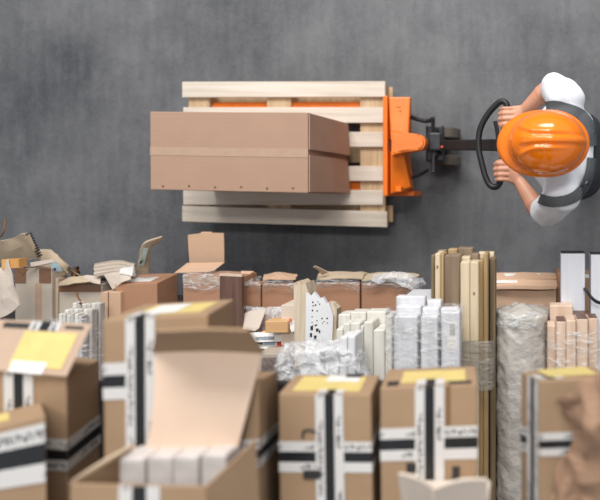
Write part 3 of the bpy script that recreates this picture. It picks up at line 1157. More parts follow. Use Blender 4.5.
# round bundle in silver grey wrap
c1, c2 = 1.90, D2
bm = bmesh.new()
NU, NV = 72, 90
Y0, Y1 = P(0, 318, 1.9).y, P(0, 640, 1.9).y
cx, cz, rr = P(522.5, 0, 2.0).x, H - 2.0, .0985
g = []
for i in range(-5, NV + 1):
    row = []
    for k in range(NU):
        th = 2 * math.pi * k / NU
        sl = th * 9 / (2 * math.pi)
        fac = 1 - .035 * abs(math.sin(math.pi * sl))
        t = max(0, i) / NV
        s = 1.0 if i >= 0 else (1.02 - .2 * -i)
        if i == -5:
            s = .04
        r0 = rr * fac * s
        p = Vector((cx + r0 * math.cos(th), Y0 + (Y1 - Y0) * t + (.006 * -min(i, 0)), cz + r0 * math.sin(th)))
        q = p * 22
        am = .005 if t > .05 else .010
        p += noise.noise_vector(q) * am + noise.noise_vector(Vector((q.x * 1.2 + q.y * .9, q.y * 2.2, q.z * 2))) * am * .6
        p.z = max(p.z, H - D2 + .0005)
        row.append(bm.verts.new(p))
    g.append(row)
for i in range(len(g) - 1):
    for k in range(NU):
        bm.faces.new((g[i][k], g[i][(k + 1) % NU], g[i + 1][(k + 1) % NU], g[i + 1][k]))
bm.faces.new(g[0][::-1]); bm.faces.new(g[-1])
M['foil'] = plain('foil_film', '#b9b3ac', .34, var=.10, scale=18, bump=.9, bscale=28)
roll = thing('wrapped_roll', (cx, (Y0 + Y1) / 2, H - D2), 'long round bundle wrapped in silvery grey film beside the timber', 'roll')
link('wrapping', bm, M['foil'], roll, smooth=True)
bm = bmesh.new()
rowsf = []
for i in range(5):
    row = []
    for k in range(33):
        th = 2 * math.pi * k / 32
        r0 = rr * (.98 + .05 * (i / 4))
        p = Vector((cx + r0 * math.cos(th), Y0 + .016 - .035 * i / 4 * 1.6, cz + r0 * math.sin(th)))
        p += noise.noise_vector(p * 45) * .012
        p.z = max(p.z, H - D2 + .001)
        row.append(p)
    rowsf.append(row)
link('gathered_end', sheet_bm(rowsf, .0008), M['film'], roll, smooth=True)

# beige bundle
BG = 'beige boards in the wrapped bundle at the right'
for lab, x0, x1, y, d1, d2, e in (
    ('beige board at the left edge of the beige wrapped bundle', 547.5, 556, 325.5, 1.89, 1.96, None),
    ('beige board with a dark end, second from left in the beige bundle', 556.4, 566, 321.5, 1.85, 1.93, 'wood_brown'),
    ('beige board nearest in the middle of the beige bundle', 566.4, 576, 320.5, 1.835, 1.92, None),
    ('beige board with a dark end, fourth from left in the beige bundle', 576.4, 588, 319, 1.85, 1.93, 'wood_brown'),
    ('beige board with a dark end, right edge of the beige bundle', 588.4, 598, 318, 1.88, 1.95, 'wood_brown'),
    ('pinkish beige board rising behind the left of the beige bundle', 550, 573, 305.5, 1.97, 2.03, None),
    ('low dark ended beige board at the rear right of the beige bundle', 574, 592, 314.5, 1.965, 2.03, 'wood_brown'),
):
    stick(lab, x0, x1, y, d1, d2, M['wood_beige'], BG, 'beige_board', 'board', 560, M[e] if e else None)
wrap('clear film around the beige boards at the right', 546, 600, 332, 430, 1.825, 2.09, M['film_thin'], amp=.006, round_=.5, seed=9, cap=False)

# two white panels
for lab, x0, x1, y in (('tall white plank with a dark top edge left of the other white plank', 561, 585, 253.5),
                       ('tall white plank cut by the right edge of the photo', 591, 612, 254.5)):
    c = [P(x0, y, 2.03), P(x1, y, 2.03), P(x1, 560, 2.03), P(x0, 560, 2.03)]
    c += [p - Vector((0, 0, D2 - 2.0305)) for p in c]
    root = thing('laminate_plank', base_of(Box(c)), lab, 'plank', 'white planks at the right')
    bm = bmesh.new(); add_hexa(bm, c, .002)
    link('plank_body', bm, M['white_laminate'], root)
    bm = bmesh.new()
    e = [c[0] + Vector((0.001, .004, 0)), c[1] + Vector((-.001, .004, 0)), c[1] + Vector((-.001, .0005, 0)), c[0] + Vector((.001, .0005, 0))]
    add_hexa(bm, e + [p - Vector((0, 0, .06)) for p in e])
    link('edge_strip', bm, M['ink'], root, label='dark edge strip')
bm = bmesh.new()
add_tube(bm, smooth_path([P(584.5, 289, 2.025), P(588, 293, 1.99), P(592, 298, 1.97), P(597, 302, 1.965), P(604, 304, 1.97)], 6), .006, 8)
add_tube(bm, smooth_path([P(584.5, 288.2, 2.02), P(588, 292.0, 1.984), P(592, 297, 1.964), P(597, 301, 1.959), P(604, 303, 1.964)], 6), .0035, 8)
tag(link('strap', bm, M['steel_dark'], None, smooth=True), 'dark curved strap running between the two white planks', 'strap')

# ------------------------------------------------------------------ back row cartons (on the lowest shelf)
DB = 2.60
# far left open carton with brown tape patches
b = box_px((15, 268, 52, 420), 2.62, D1)
root = carton('open beige grey carton with brown tape patches at its corners', b, M['card_grey'], 'cartons in the back row')
for u0, u1 in ((.0, .30), (.66, .98)):
    strip(root, b, [('F', u0, .0, u1, .10, 'u')], M['brown_tape'], 'tape_patch', .0012, label='brown tape patch')
strip(root, b, [('F', .55, .1, .72, 1, 'u')], M['clear_tape'], 'tape', .0008)
bm = poly_bm([P(15, 269, 2.535), P(28, 269, 2.535), P(22, 276, 2.53)], .004)
link('flap', bm, M['card_dark'], root)
fl1 = sheet_bm([[P(-12, 241, 2.50), P(0, 240.5, 2.52), P(10, 238.5, 2.53), P(18, 235.5, 2.52), P(29, 234, 2.50)],
                [P(-12, 252, 2.54), P(0, 252, 2.55), P(12, 250, 2.55), P(23, 246.5, 2.55), P(34, 246, 2.53)],
                [P(-12, 263, 2.6), P(0, 263, 2.6), P(14, 262, 2.6), P(28, 260, 2.6), P(40, 258, 2.58)]], .006, 3, .008, 5, 14)
link('flap', fl1, M['card_pale'], root, label='torn flap with an exposed corrugated edge')
bm = bmesh.new()
for k in range(10):
    a = P(26.5 + k * 1.25, 234.5 + k * 2.45, 2.488 + .004 * k)
    b_ = P(31 + k * 1.15, 233.6 + k * 2.35, 2.482 + .004 * k)
    add_tube(bm, [a, b_], .0046, 6)
link('corrugation', bm, M['boot'], root)
bm = sheet_bm([[P(29.5, 233.5, 2.475), P(41, 257.5, 2.53)], [P(25, 238.5, 2.47), P(36, 255, 2.53)]], .003, 3)
link('liner', bm, M['card_pale'], root)
bm = sheet_bm([[P(-8, 266, 2.44), P(0, 268, 2.44), P(7, 260, 2.42)], [P(-8, 290, 2.46), P(3, 290, 2.43), P(13, 284, 2.42)],
               [P(-8, 318, 2.48), P(6, 316, 2.45), P(19, 306, 2.43)]], .007, 3, .006, 2, 16)
sheet_o = link('cardboard_sheet', bm, M['card_white'], None)
tag(sheet_o, 'pale torn cardboard sheet at the far left edge before the taped carton', 'cardboard')
bm = sheet_bm([[P(10, 258.5, 2.47), P(27, 258, 2.47)], [P(10.2, 268, 2.47), P(27, 266.5, 2.47)]], .04)
tag(link('wood_block', bm, M['wood_yellow'], None), 'yellow wooden block poking out of the open taped carton', 'block')
bm = poly_bm([P(30, 262.5, 2.5), P(53, 259, 2.48), P(54, 262, 2.48), P(46, 265, 2.5), P(31, 267, 2.5)], .004)
tag(link('cardboard_scrap', bm, M['card_white'], None), 'small pale cardboard scrap on top of the taped carton', 'cardboard')
bm = bmesh.new()
add_tube(bm, smooth_path([P(5, 219, 2.52), P(4.8, 225, 2.5), P(3.5, 231, 2.49), P(1, 236, 2.5), P(-4, 239, 2.52)], 6), .0035, 8)
tag(link('cord', bm, M['card_dark'], None, smooth=True), 'thin brown cord curling at the far left edge', 'cord')

# padded mailer
bm = sheet_bm([[P(37, 249, 2.70), P(50, 249, 2.68), P(58, 254, 2.68)], [P(40, 266, 2.68), P(54, 264, 2.64), P(67, 263, 2.66)], [P(43, 281, 2.70), P(58, 279.5, 2.67), P(72.5, 273, 2.69)]], .03, 4, .003, 1, 12)
bmesh.ops.bevel(bm, geom=[e for e in bm.edges if e.calc_face_angle(0) > 1.0], offset=.006, segments=2, affect='EDGES')
ml = thing('padded_envelope', P(55, 265, 2.72), 'grey beige padded envelope with a pale blue label', 'envelope')
link('envelope_body', bm, M['card_pale'], ml, smooth=True)
bm = sheet_bm([[P(50, 264, 2.634), P(57, 262, 2.637)], [P(53, 272.5, 2.645), P(62.5, 271, 2.65)]], .0015, 4)
lb = link('address_label', bm, M['blue_label'], ml, label='pale blue label')
bm = sheet_bm([[P(52, 268.5, 2.63), P(55.5, 267.6, 2.63)], [P(52.7, 270.8, 2.632), P(56.2, 270, 2.633)]], .0015)
link('print', bm, M['navy'], lb)
bm = sheet_bm([[P(71, 270, 2.70), P(76, 268.5, 2.66), P(80, 271, 2.7)], [P(70, 278, 2.71), P(75, 277, 2.67), P(79, 277, 2.71)], [P(66, 284, 2.72), P(71, 283, 2.70), P(76, 281, 2.72)]], .02, 4, .008, 8, 20)
tag(link('crumpled_paper', bm, M['card_dark'], None, smooth=True), 'crumpled brown paper beside the padded envelope', 'paper')

# carton with folded top
b = box_px((59, 284, 102, 420), 2.61, D1)
root = carton('greyish carton with a folded brown top edge left of the white pads', b, M['card_grey'], 'cartons in the back row')
strip(root, b, [('F', 0, .0, .98, .058, 'v')], M['brown_tape'], 'folded_edge', .0015)
for rows, mt in (([[P(72, 278, 2.68), P(88, 275, 2.66), P(100, 276, 2.66)], [P(66, 283, 2.6), P(84, 281, 2.58), P(101, 283, 2.57)]], 'card_white'),
                 ([[P(60, 281, 2.64), P(72, 276, 2.6), P(83, 275.5, 2.6)], [P(58, 284.5, 2.57), P(74, 283, 2.56), P(90, 281.5, 2.56)]], 'card_pale')):
    link('flap', sheet_bm(rows, .005, 3, .008, 4, 18), M[mt], root)
# narrow dark box between
b = box_px((52.5, 278, 58, 400), 2.64, D1)
carton('narrow shadowed carton between the taped carton and the greyish one', b, M['card_pale'], 'cartons in the back row')

# white pads
for k in range(7):
    y = 262.5 + k * 1.75
    x0, x1 = 94 + .5 * math.sin(k * 2.1), 134.5 - (1.2 if k % 2 else 0) + k * .2
    dd = 2.68 - .012 * k
    bm = sheet_bm([[P(x0, y + 1.0, dd), P((x0 + x1) / 2 + 3, y - 2.2, dd - .01), P(x1, y + 1.2, dd)], [P(x0 + .4, y + 3.4, dd), P((x0 + x1) / 2 + 3, y + 1, dd - .01), P(x1, y + 4, dd)]], .009, 4, .003, k, 25)
    lab = ['topmost pad of the white cardboard pad stack', 'second pad from the top of the white pad stack', 'third pad from the top of the white pad stack', 'fourth pad from the top of the white pad stack',
           'fifth pad from the top of the white pad stack', 'sixth pad from the top of the white pad stack', 'bottom pad of the white cardboard pad stack'][k]
    tag(link('cardboard_pad', bm, M['card_white' if k % 2 else 'card_grey'], None), lab, 'pad', 'white cardboard pads in a small stack')
bm = sheet_bm([[P(121, 268, 2.57), P(134, 266, 2.56)], [P(120, 273, 2.56), P(132, 276, 2.55)]], .003, 3, .004)
tag(link('paper_sheet', bm, M['paper'], None), 'small white paper folded over the end of the white pads', 'paper')
bm = sheet_bm([[P(104, 275, 2.60), P(120, 271, 2.57), P(131, 275, 2.56)], [P(113, 290, 2.565), P(121, 283, 2.55), P(130, 279, 2.55)]], .006, 3, .004)
tag(link('cardboard_flap', bm, M['card_white'], None), 'pale loose cardboard flap leaning between white pads and brown box', 'cardboard')
b = box_px((101, 292, 120.5, 330), 2.54, 2.608)
root = carton('small pale pinkish carton with a centre seam before the brown box', b, M['card_inner'], 'cartons in the back row')
strip(root, b, [('F', .36, 0, .41, 1, 'u')], M['brown_tape'], 'seam', .0006)

# brown carton with the white label and the curled strip
b = box_px((115, 283, 157, 420), 2.56, D1, quad=[(115, 284), (157, 283), (157, 420), (115, 420)], back=(1, 178, 273))
root = carton('reddish brown carton with a white label on top', b, M['card_red'], 'cartons in the back row')
strip(root, b, [('T', .12, .15, .75, .6, 'u')], M['paper'], 'label', .001, seg=1)
b2 = box_px((178.4, 279, 182, 400), 2.66, D1)
bm = sheet_bm([[P(135.5, 273, 2.62), P(148, 273.5, 2.62)], [P(138, 262, 2.56), P(149.5, 263, 2.57)], [P(140, 250, 2.52), P(150, 252, 2.54)],
               [P(145, 243, 2.50), P(152, 247, 2.54)], [P(155, 239.5, 2.52), P(157, 244, 2.56)], [P(162.5, 236.5, 2.55), P(163, 239, 2.57)]], .007, 3, .004, 3, 18)
cs = thing('cardboard_strip', P(143, 270, 2.64), 'curled cardboard strip sticking up with greenish tape on it', 'cardboard')
link('strip_body', bm, M['card_pale'], cs, smooth=True)
bm = sheet_bm([[P(138.5, 266, 2.555), P(144, 266, 2.555)], [P(141, 257, 2.52), P(146, 257.5, 2.52)], [P(143, 248, 2.495), P(148, 249, 2.50)]], .0015, 3)
tp = link('tape', bm, plain('green_tape', '#a9b7ac', .4, var=.1), cs, label='pale green tape')
bm = sheet_bm([[P(139.8, 262, 2.53), P(142.2, 259.5, 2.52)], [P(139.5, 264.2, 2.54), P(141.8, 262.5, 2.535)]], .0015)
link('print', bm, M['ink'], tp)

# film-wrapped carton with open flaps
b = box_px((183, 275, 241, 420), 2.55, D1, quad=[(183, 274), (241, 277), (241, 420), (183, 420)])
root = carton('film wrapped carton with open flaps standing up from its top', b, M['card_red'], 'cartons in the back row')
strip(root, b, [('F', 0, .01, 1, .06, 'v')], M['clear_tape'], 'tape', .001)
bm = sheet_bm([[P(187.8, 235, 2.74), P(205, 233, 2.74), P(223.5, 233.2, 2.74)], [P(188.5, 250, 2.75), P(206, 249, 2.75), P(224, 249, 2.75)], [P(189.5, 263, 2.76), P(206, 262.5, 2.76), P(224, 262.5, 2.76)]], .006, 2)
link('flap', bm, M['card_inner'], root, label='upright flap')
bm = poly_bm([P(200, 233.6, 2.742), P(201.5, 231.8, 2.742), P(211, 231.8, 2.742), P(212, 233.4, 2.742)], .006)
link('tab', bm, M['card_inner'], root)
bm = poly_bm([P(187, 263, 2.70), P(224.5, 262.4, 2.70), P(214, 270.5, 2.62), P(207, 272, 2.60), P(174, 273, 2.62)], .006)
link('flap', bm, M['card_inner'], root, label='side flap spread outward')
bm = sheet_bm([[P(183, 273, 2.62), P(215, 270.5, 2.6), P(241, 272.5, 2.62)], [P(183, 276, 2.535), P(212, 276, 2.535), P(241, 279, 2.535)], [P(183, 288, 2.538), P(212, 291, 2.538), P(240, 286, 2.538)]], .0006, 6, .004, 6, 40)
link('stretch_film', bm, M['film_thin'], root, smooth=True)
bm = poly_bm([P(241, 271, 2.66), P(254, 271.3, 2.66), P(249, 274.5, 2.64), P(241, 275, 2.64)], .006)
tag(link('cardboard_flap', bm, M['card_inner'], None), 'small brown cardboard tab behind the dark plank', 'cardboard')

# dark plank
c = [P(219.5, 276, 2.46), P(241.8, 277, 2.46), P(242, 380, 2.46), P(219.5, 380, 2.46)]
c += [p - Vector((0, 0, .022)) for p in c]
pk = thing('dark_plank', base_of(Box(c)), 'short dark brown plank with a pale end leaning on the wrapped carton', 'plank')
bm = bmesh.new(); add_hexa(bm, c, .002)
link('plank', bm, M['wood_brown'], pk)
bm = bmesh.new()
e = [c[0] + Vector((0, .010, 0)), c[1] + Vector((0, .010, 0)), c[1] + Vector((0, .001, 0)), c[0] + Vector((0, .001, 0))]
add_hexa(bm, e + [p - Vector((0, 0, .02)) for p in e])
link('end_edge', bm, M['wood_beige'], pk, label='pale end edge')

# the two and two cartons in the middle
row = (('left one of the two small film wrapped cartons right of the dark plank', (242.5, 284, 260.4, 420), 'card_red'),
       ('right one of the two small film wrapped cartons right of the dark plank', (262, 284, 294, 420), 'card_red'),
       ('brown carton with a torn film wrapped top behind the splintered board', (316, 283, 359.6, 420), 'card_red'),
       ('brown carton with crumpled film on top behind the cream strips', (361.4, 284, 411, 420), 'card_red'))
for i, (lab, r_, mt) in enumerate(row):
    b = box_px(r_, DB, D1)
    root = carton(lab, b, M[mt], 'cartons in the back row')
    x0, y0, x1, _ = r_
    bm = sheet_bm([[P(x0 + 1, y0 - 6.5, DB + .17), P((x0 + x1) / 2, y0 - 8.5, DB + .15), P(x1, y0 - 7.5, DB + .17)],
                   [P(x0, y0 - 2, DB - .02), P((x0 + x1) / 2, y0 - 1.8, DB - .025), P(x1, y0 - 1.6, DB - .02)],
                   [P(x0, y0 + 7, DB - .012), P((x0 + x1) / 2, y0 + 4, DB - .015), P(x1, y0 + 10, DB - .012)]], .0007, 7, .010, i + 2, 30)
    link('stretch_film', bm, M['film'], root, smooth=True)
    if i in (1, 2, 3):
        bm = sheet_bm([[P(x0 + 2, y0 - 9, DB + .14), P((x0 + x1) / 2, y0 - 11, DB + .12), P(x1 + (8 if i > 1 else 3), y0 - 9.5, DB + .14)],
                       [P(x0 + 1, y0 - 3.5, DB), P((x0 + x1) / 2, y0 - 4, DB), P(x1 + 2, y0 - 4, DB)]], .005, 4, .010, i, 16)
        link('top_flap', bm, M['card_inner' if i == 1 else 'card_pale'], root)
    if i == 2:
        bm = sheet_bm([[P(313, 267.5, 2.6), P(315, 265.8, 2.59)], [P(318, 270, 2.62), P(321, 269, 2.61)], [P(322, 275, 2.66), P(328, 273, 2.64)]], .004, 3, .004)
        link('torn_tab', bm, M['card_pale'], root)
bm = sheet_bm([[P(372, 274, 2.66), P(392, 271.5, 2.60), P(411, 275, 2.62), P(424, 279, 2.68)], [P(372, 279, 2.58), P(392, 277, 2.56), P(412, 279, 2.56), P(425, 284, 2.62)],
               [P(374, 284, 2.57), P(394, 283, 2.565), P(411, 290, 2.55), P(421, 292, 2.6)]], .0008, 5, .016, 9, 24)
tag(link('plastic_wrap', bm, M['bubble'], None, smooth=True), 'crumpled clear film heaped on the carton left of the timber', 'plastic wrap')
b = box_px((413, 289, 432, 420), 2.66, D1, quad=[(413, 293), (434, 291), (434, 420), (413, 420)])
carton('partly hidden brown carton left of the timber bundle', b, M['card_red'], 'cartons in the back row')

# flat cartons right of the timber
FG = 'flat cartons right of the timber'
b = box_px((494, 290, 556, 420), 2.45, D1, back=(1, 557, 277))
root = carton('large flat carton with open layered flaps right of the timber', b, M['card_inner'], FG)
for k, (ya, yb, dx, da) in enumerate(((272.5, 279, 0, 2.64), (279.5, 287, 0, 2.50), (287.8, 289.5, 1, 2.445))):
    bm = sheet_bm([[P(494, ya, da + .03), P(525, ya - .2, da + .02), P(556 - dx * 2, ya + .4, da + .03)], [P(494, yb, da - .02), P(525, yb + .2, da - .03), P(557 - dx, yb - .6, da - .02)]], .008, 3, .004, k, 10)
    link('flap', bm, M['card_inner'], root)
for (x0, x1, y0, y1, dd) in ((503, 541, 273.4, 276, 2.655), (494, 534, 280.3, 283.2, 2.515)):
    bm = sheet_bm([[P(x0, y0, dd), P(x1, y0, dd)], [P(x0 + 3, y1, dd - .017), P(x1 - 4, y1 - .6, dd - .015)]], .0008, 4, .002)
    link('label', bm, M['paper'], root, label='white label strip')
b = box_px((557, 272, 562, 420), 2.56, D1)
carton('narrow brown carton edge just left of the first white plank', b, M['card_red'], FG)
b = box_px((583, 281, 600, 420), 2.50, D1, back=(0, 583, 270))
root = carton('brown carton showing between the two white planks', b, M['card'], FG)
strip(root, b, [('T', .0, .25, 1, .55, 'v')], M['paper'], 'label', .001, seg=1)

# ------------------------------------------------------------------ loose goods in the middle
# bundle of grey white slats at the left
SG = 'wrapped grey white slats at the left'
rs = random.Random(3)
for r_, (xa, xb, y, d1, lab) in enumerate(((58, 82, 314.5, 2.33, 'thin grey white slat in the front row of the wrapped slat bundle at the left'),
                                     (64, 92, 309, 2.37, 'thin grey white slat in the middle row of the wrapped slat bundle at the left'),
                                     (72, 100, 303.5, 2.41, 'thin grey white slat in the rear row of the wrapped slat bundle at the left'))):
    n = 6
    for k in range(n):
        x0 = xa + (xb - xa) * k / n
        stick(lab, x0 + .2, x0 + (xb - xa) / n - .3, y + rs.uniform(-1.3, 1.3), d1 + rs.uniform(0, .006), d1 + .038, M['slat_white' if k % 2 else 'cream_board'], SG, 'slat', 'slat', 440)
b = box_px((60, 332, 92, 440), 2.451, D1)
carton('low brown carton under the wrapped slat bundle at the left', b, M['card'])
wrap('clear film around the slat bundle behind the open lid', 57, 99, 318, 430, 2.32, 2.45, M['film_thin'], amp=.008, round_=.25, seed=13, cap=False, freq=20)
bm = bmesh.new()
add_tube(bm, smooth_path([P(77, 293, 2.53), P(78, 297, 2.50), P(81, 302, 2.47), P(80, 303, 2.4)], 5), .004, 7)
tag(link('cord', bm, M['card_dark'], None, smooth=True), 'short rusty cord end above the grey white slats', 'cord')

# pale flat card
bm = poly_bm([P(233, 318, 2.50), P(250, 311, 2.49), P(266, 309.5, 2.49), P(259, 328, 2.46), P(255, 331, 2.46), P(235, 329, 2.47)], .006)
tag(link('cardboard_sheet', bm, M['card_white'], None), 'flat pale cardboard sheet in front of the small film wrapped cartons', 'cardboard')
bm = sheet_bm([[P(244, 307, 2.56), P(262, 308, 2.55), P(280, 305, 2.54), P(300, 304, 2.55)], [P(246, 318, 2.53), P(262, 316, 2.52), P(282, 314, 2.50), P(298, 316, 2.5)],
               [P(248, 332, 2.53), P(264, 334, 2.52), P(284, 330, 2.49), P(298, 334, 2.5)]], .0008, 5, .02, 5, 20)
tag(link('plastic_wrap', bm, M['bubble'], None, smooth=True), 'heap of crumpled white film behind the tan wooden block', 'plastic wrap')
for (lab, x0, y0, x1, y1, d1, d2) in (('tan wooden block on the tan slab in the middle', 265, 321, 288, 333, 2.36, 2.43), ('flat tan wooden slab under the tan block', 261, 331.5, 300, 337, 2.432, 2.46)):
    b = box_px((x0, y0, x1, y1), d1, d2)
    bm = bmesh.new(); add_hexa(bm, b.c, .003)
    tag(link('wooden_block', bm, M['wood_yellow'] if 0 else wood('tan_block' + str(x0), '#d9b183', '#c99c6b', 0, 4), None), lab, 'block', 'tan wooden pieces')
b = box_px((281, 305, 297, 345), 2.40, 2.555)
carton('pale pack standing between the tan block and the splintered board', b, M['card_white'])
for lab, pts, mt in (('torn scrap of white paper right of the tan wooden block', [(289, 322, 2.37), (297, 318, 2.38), (299, 331, 2.36), (291, 333, 2.36)], 'paper'),
                     ('torn grey scrap beside the dark plank', [(240, 306, 2.53), (247, 309, 2.52), (245, 317, 2.51), (239, 318, 2.52)], 'card_dark'),
                     ('small red scrap near the tan wooden block', [(288.5, 319, 2.36), (291, 319.5, 2.36), (290.5, 323, 2.355), (288.8, 322.5, 2.355)], 'red_ink')):
    q = [P(*k) for k in pts]
    bm = sheet_bm([[q[0], q[1]], [q[3], q[2]]], .002, 4, .008, len(lab), 30)
    tag(link('paper_scrap', bm, M[mt], None), lab, 'paper')
# magazines
mg = (('topmost glossy magazine with pale pages in the small pile', 249, 333, 299, 341, 2.40, 'paper', -1), ('magazine with a red and blue cover in the small pile', 247, 337.5, 297, 350, 2.41, 'paper', 1), ('lowest magazine with a grey cover in the small pile', 250, 349, 290, 354, 2.43, 'card_white', -1))
for k, (lab, x0, y0, x1, y1, dd, mt, s) in enumerate(mg):
    root = thing('magazine', P((x0 + x1) / 2, (y0 + y1) / 2, dd + .012), lab, 'magazine', 'magazines in the small pile')
    c = [P(x0, y0, dd + .03), P(x1, y0 + 4 * s * .5, dd + .03), P(x1 - 2, y1, dd), P(x0 + 3, y1 - 1.5 * s, dd)]
    bm = bmesh.new(); add_hexa(bm, c + [p - Vector((0, 0, .010)) for p in c], .001)
    link('pages', bm, M[mt], root)
    if k == 1:
        bb = Box(c + [p - Vector((0, 0, .010)) for p in c])
        strip(root, bb, [('F', .60, .1, .92, .75, 'u')], M['red_ink'], 'cover_picture', .001, label='red cover picture')
        strip(root, bb, [('F', .06, .25, .30, .6, 'u')], M['ink'], 'cover_picture', .001, label='dark cover picture')
        strip(root, bb, [('F', .34, .2, .56, .6, 'u')], plain('pale_blue', '#9fb2c9', .5), 'cover_picture', .001, label='pale blue cover picture')
    if k == 0:
        bb = Box(c + [p - Vector((0, 0, .010)) for p in c])
        strip(root, bb, [('F', .1, .45, .5, .8, 'u')], plain('grey_print', '#7f8790', .5, var=.4, scale=80), 'cover_picture', .001)
# carton with faint print below the magazines
b = box_px((256, 354, 284, 470), 2.30, 2.59)
root = carton('greyish carton with faint printed marks under the magazine pile', b, M['card_grey'])
strip(root, b, [('F', .2, .03, .8, .16, 'u')], plain('faint_print', '#7e6f69', .7, var=.4, scale=70), 'print', .001)

# splintered board
sb = thing('splintered_board', P(315, 320, 2.3), 'splintered white faced board with broken raw edges', 'board')
c = [P(307, 294, 2.22), P(325, 297, 2.22), P(334, 318, 2.22), P(331, 372, 2.22), P(304, 372, 2.22)]
bm = poly_bm([P(306, 293, 2.22), P(310, 297, 2.22), P(314, 292, 2.22), P(319, 299, 2.22), P(323, 297, 2.22), P(327, 305, 2.22), P(329, 303, 2.22), P(333, 316, 2.22), P(331, 372, 2.22), P(305, 372, 2.22)], .02)
link('white_face', bm, M['white_lacquer'], sb)
bm = poly_bm([P(293.5, 283, 2.25), P(297, 286, 2.25), P(299, 281.5, 2.25), P(303, 285, 2.25), P(305.5, 283, 2.25), P(309, 294, 2.25), P(309, 372, 2.25), P(295, 372, 2.25)], .09)
link('raw_edge', bm, M['splinter'], sb, label='raw splintered wood')
bm = poly_bm([P(327, 303, 2.235), P(332, 304, 2.235), P(337, 309, 2.235), P(336, 330, 2.235), P(338, 360, 2.235), P(330, 372, 2.235), P(329, 315, 2.235)], .05)
link('raw_edge', bm, M['splinter'], sb, label='raw splintered wood')
bm = bmesh.new()
rnd = random.Random(5)
for k in range(26):
    x, y = rnd.uniform(312, 328), rnd.uniform(297, 326)
    if x > 318 + (y - 297) * .45:
        continue
    bmesh.ops.create_cone(bm, cap_ends=True, segments=6, radius1=rnd.uniform(.002, .005), radius2=.002, depth=.002, matrix=Matrix.Translation(P(x, y, 2.2195)))
for (x0, y0, x1, y1) in ((310.5, 326, 313, 330), (316, 328.5, 318.5, 331.5), (310, 333, 312, 337), (314, 335.5, 316.5, 340), (319, 330, 320.2, 333)):
    a, b_ = P(x0, y0, 2.2195), P(x1, y1, 2.2195)
    add_box(bm, a.x, b_.x, b_.y, a.y, a.z - .002, a.z + .001)
link('dark_marks', bm, M['ink'], sb, label='dark printed marks')

# bubble-wrapped pack
bw = thing('bubble_wrapped_pack', P(320, 362, 1.95), 'white pieces loosely bundled in crumpled bubble wrap', 'package')
for k, (x0, x1, y, d1) in enumerate(((340, 347, 337, 1.78), (347.5, 355, 336, 1.775), (325, 338, 349, 1.79), (300, 320, 352, 1.79))):
    a, b_ = P(x0, y, d1), P(x1, 400, d1)
    bm = bmesh.new(); add_box(bm, a.x, b_.x, b_.y, a.y, H - 1.86, H - d1, .006, 2)
    link('white_piece', bm, M['white_lacquer'], bw)
def crumple(rect, d1, d2, amp, seed, n=46):
    x0, y0, x1, y1 = rect
    bm = bmesh.new()
    bmesh.ops.create_icosphere(bm, subdivisions=5, radius=1.0)
    a, b_ = P(x0, y0, (d1 + d2) / 2), P(x1, y1, (d1 + d2) / 2)
    c = Vector(((a.x + b_.x) / 2, (a.y + b_.y) / 2, H - (d1 + d2) / 2))
    r = Vector(((b_.x - a.x) / 2, (a.y - b_.y) / 2, (d2 - d1) / 2))
    for v in bm.verts:
        p = v.co
        q = Vector([math.copysign(abs(k) ** .7, k) for k in p])
        w_ = Vector((c.x + q.x * r.x, c.y + q.y * r.y, c.z + q.z * r.z))
        s = w_ * 14 + Vector((seed, seed, 0))
        w_ += noise.noise_vector(s) * amp + noise.noise_vector(s * 2.6) * amp * .6 + noise.noise_vector(s * 6) * amp * .25
        w_.z = max(w_.z, H - d2)
        v.co = w_
    return bm
link('bubble_wrap', crumple((276, 341, 367, 410), 1.74, 1.88, .020, 3), M['bubble'], bw, smooth=True)

# ------------------------------------------------------------------ front row of taped cartons
FR = 'cartons with black and white tape in the front'


def yl(root, b, u0, v0, u1, v1, wu0=None, wv0=None, wu1=None, wv1=None):
    lb_ = strip(root, b, [('T', u0, v0, u1, v1, 'u')], M['yellow'], 'shipping_label', .0012, label='yellow shipping label', seg=2)
    if wu0 is not None:
        strip(lb_, b, [('T', wu0, wv0, wu1, wv1, 'u')], M['paper'], 'white_field', .0024, seg=2)


# centre carton
b = box_px((278, 394, 371, 560), 1.265, D3, quad=[(278.5, 393.5), (371, 394.5), (375, 620), (281, 620)], back=(1, 379.5, 375))
root = carton('taped carton with a yellow label in the centre of the front row', b, M['card'], FR)
strip(root, b, [('F', .0, .21, 1, .345, 'v'), ('R', 0, .21, 1, .345, 'v')], M['tape'], 'tape', .0012)
strip(root, b, [('F', .40, 0, .70, 1, 'u'), ('T', .42, 0, .70, .18, 'u')], M['tape'], 'tape', .0022, seg=20)
yl(root, b, .12, .12, .86, .86, .42, .58, .80, .90)
strip(root, b, [('T', .62, .80, .80, .98, 'u')], M['ink'], 'print', .003, seg=1)
bm = bmesh.new()
add_tube(bm, smooth_path([b.pt('F', .26, .195, .001), b.pt('F', .27, .165, .001), b.pt('F', .34, .16, .001), b.pt('F', .41, .17, .001)], 5), .003, 6)
link('pen_mark', bm, M['ink'], root)
strip(root, b, [('F', .26, .335, .45, .375, 'v')], M['ink'], 'print', .0026)

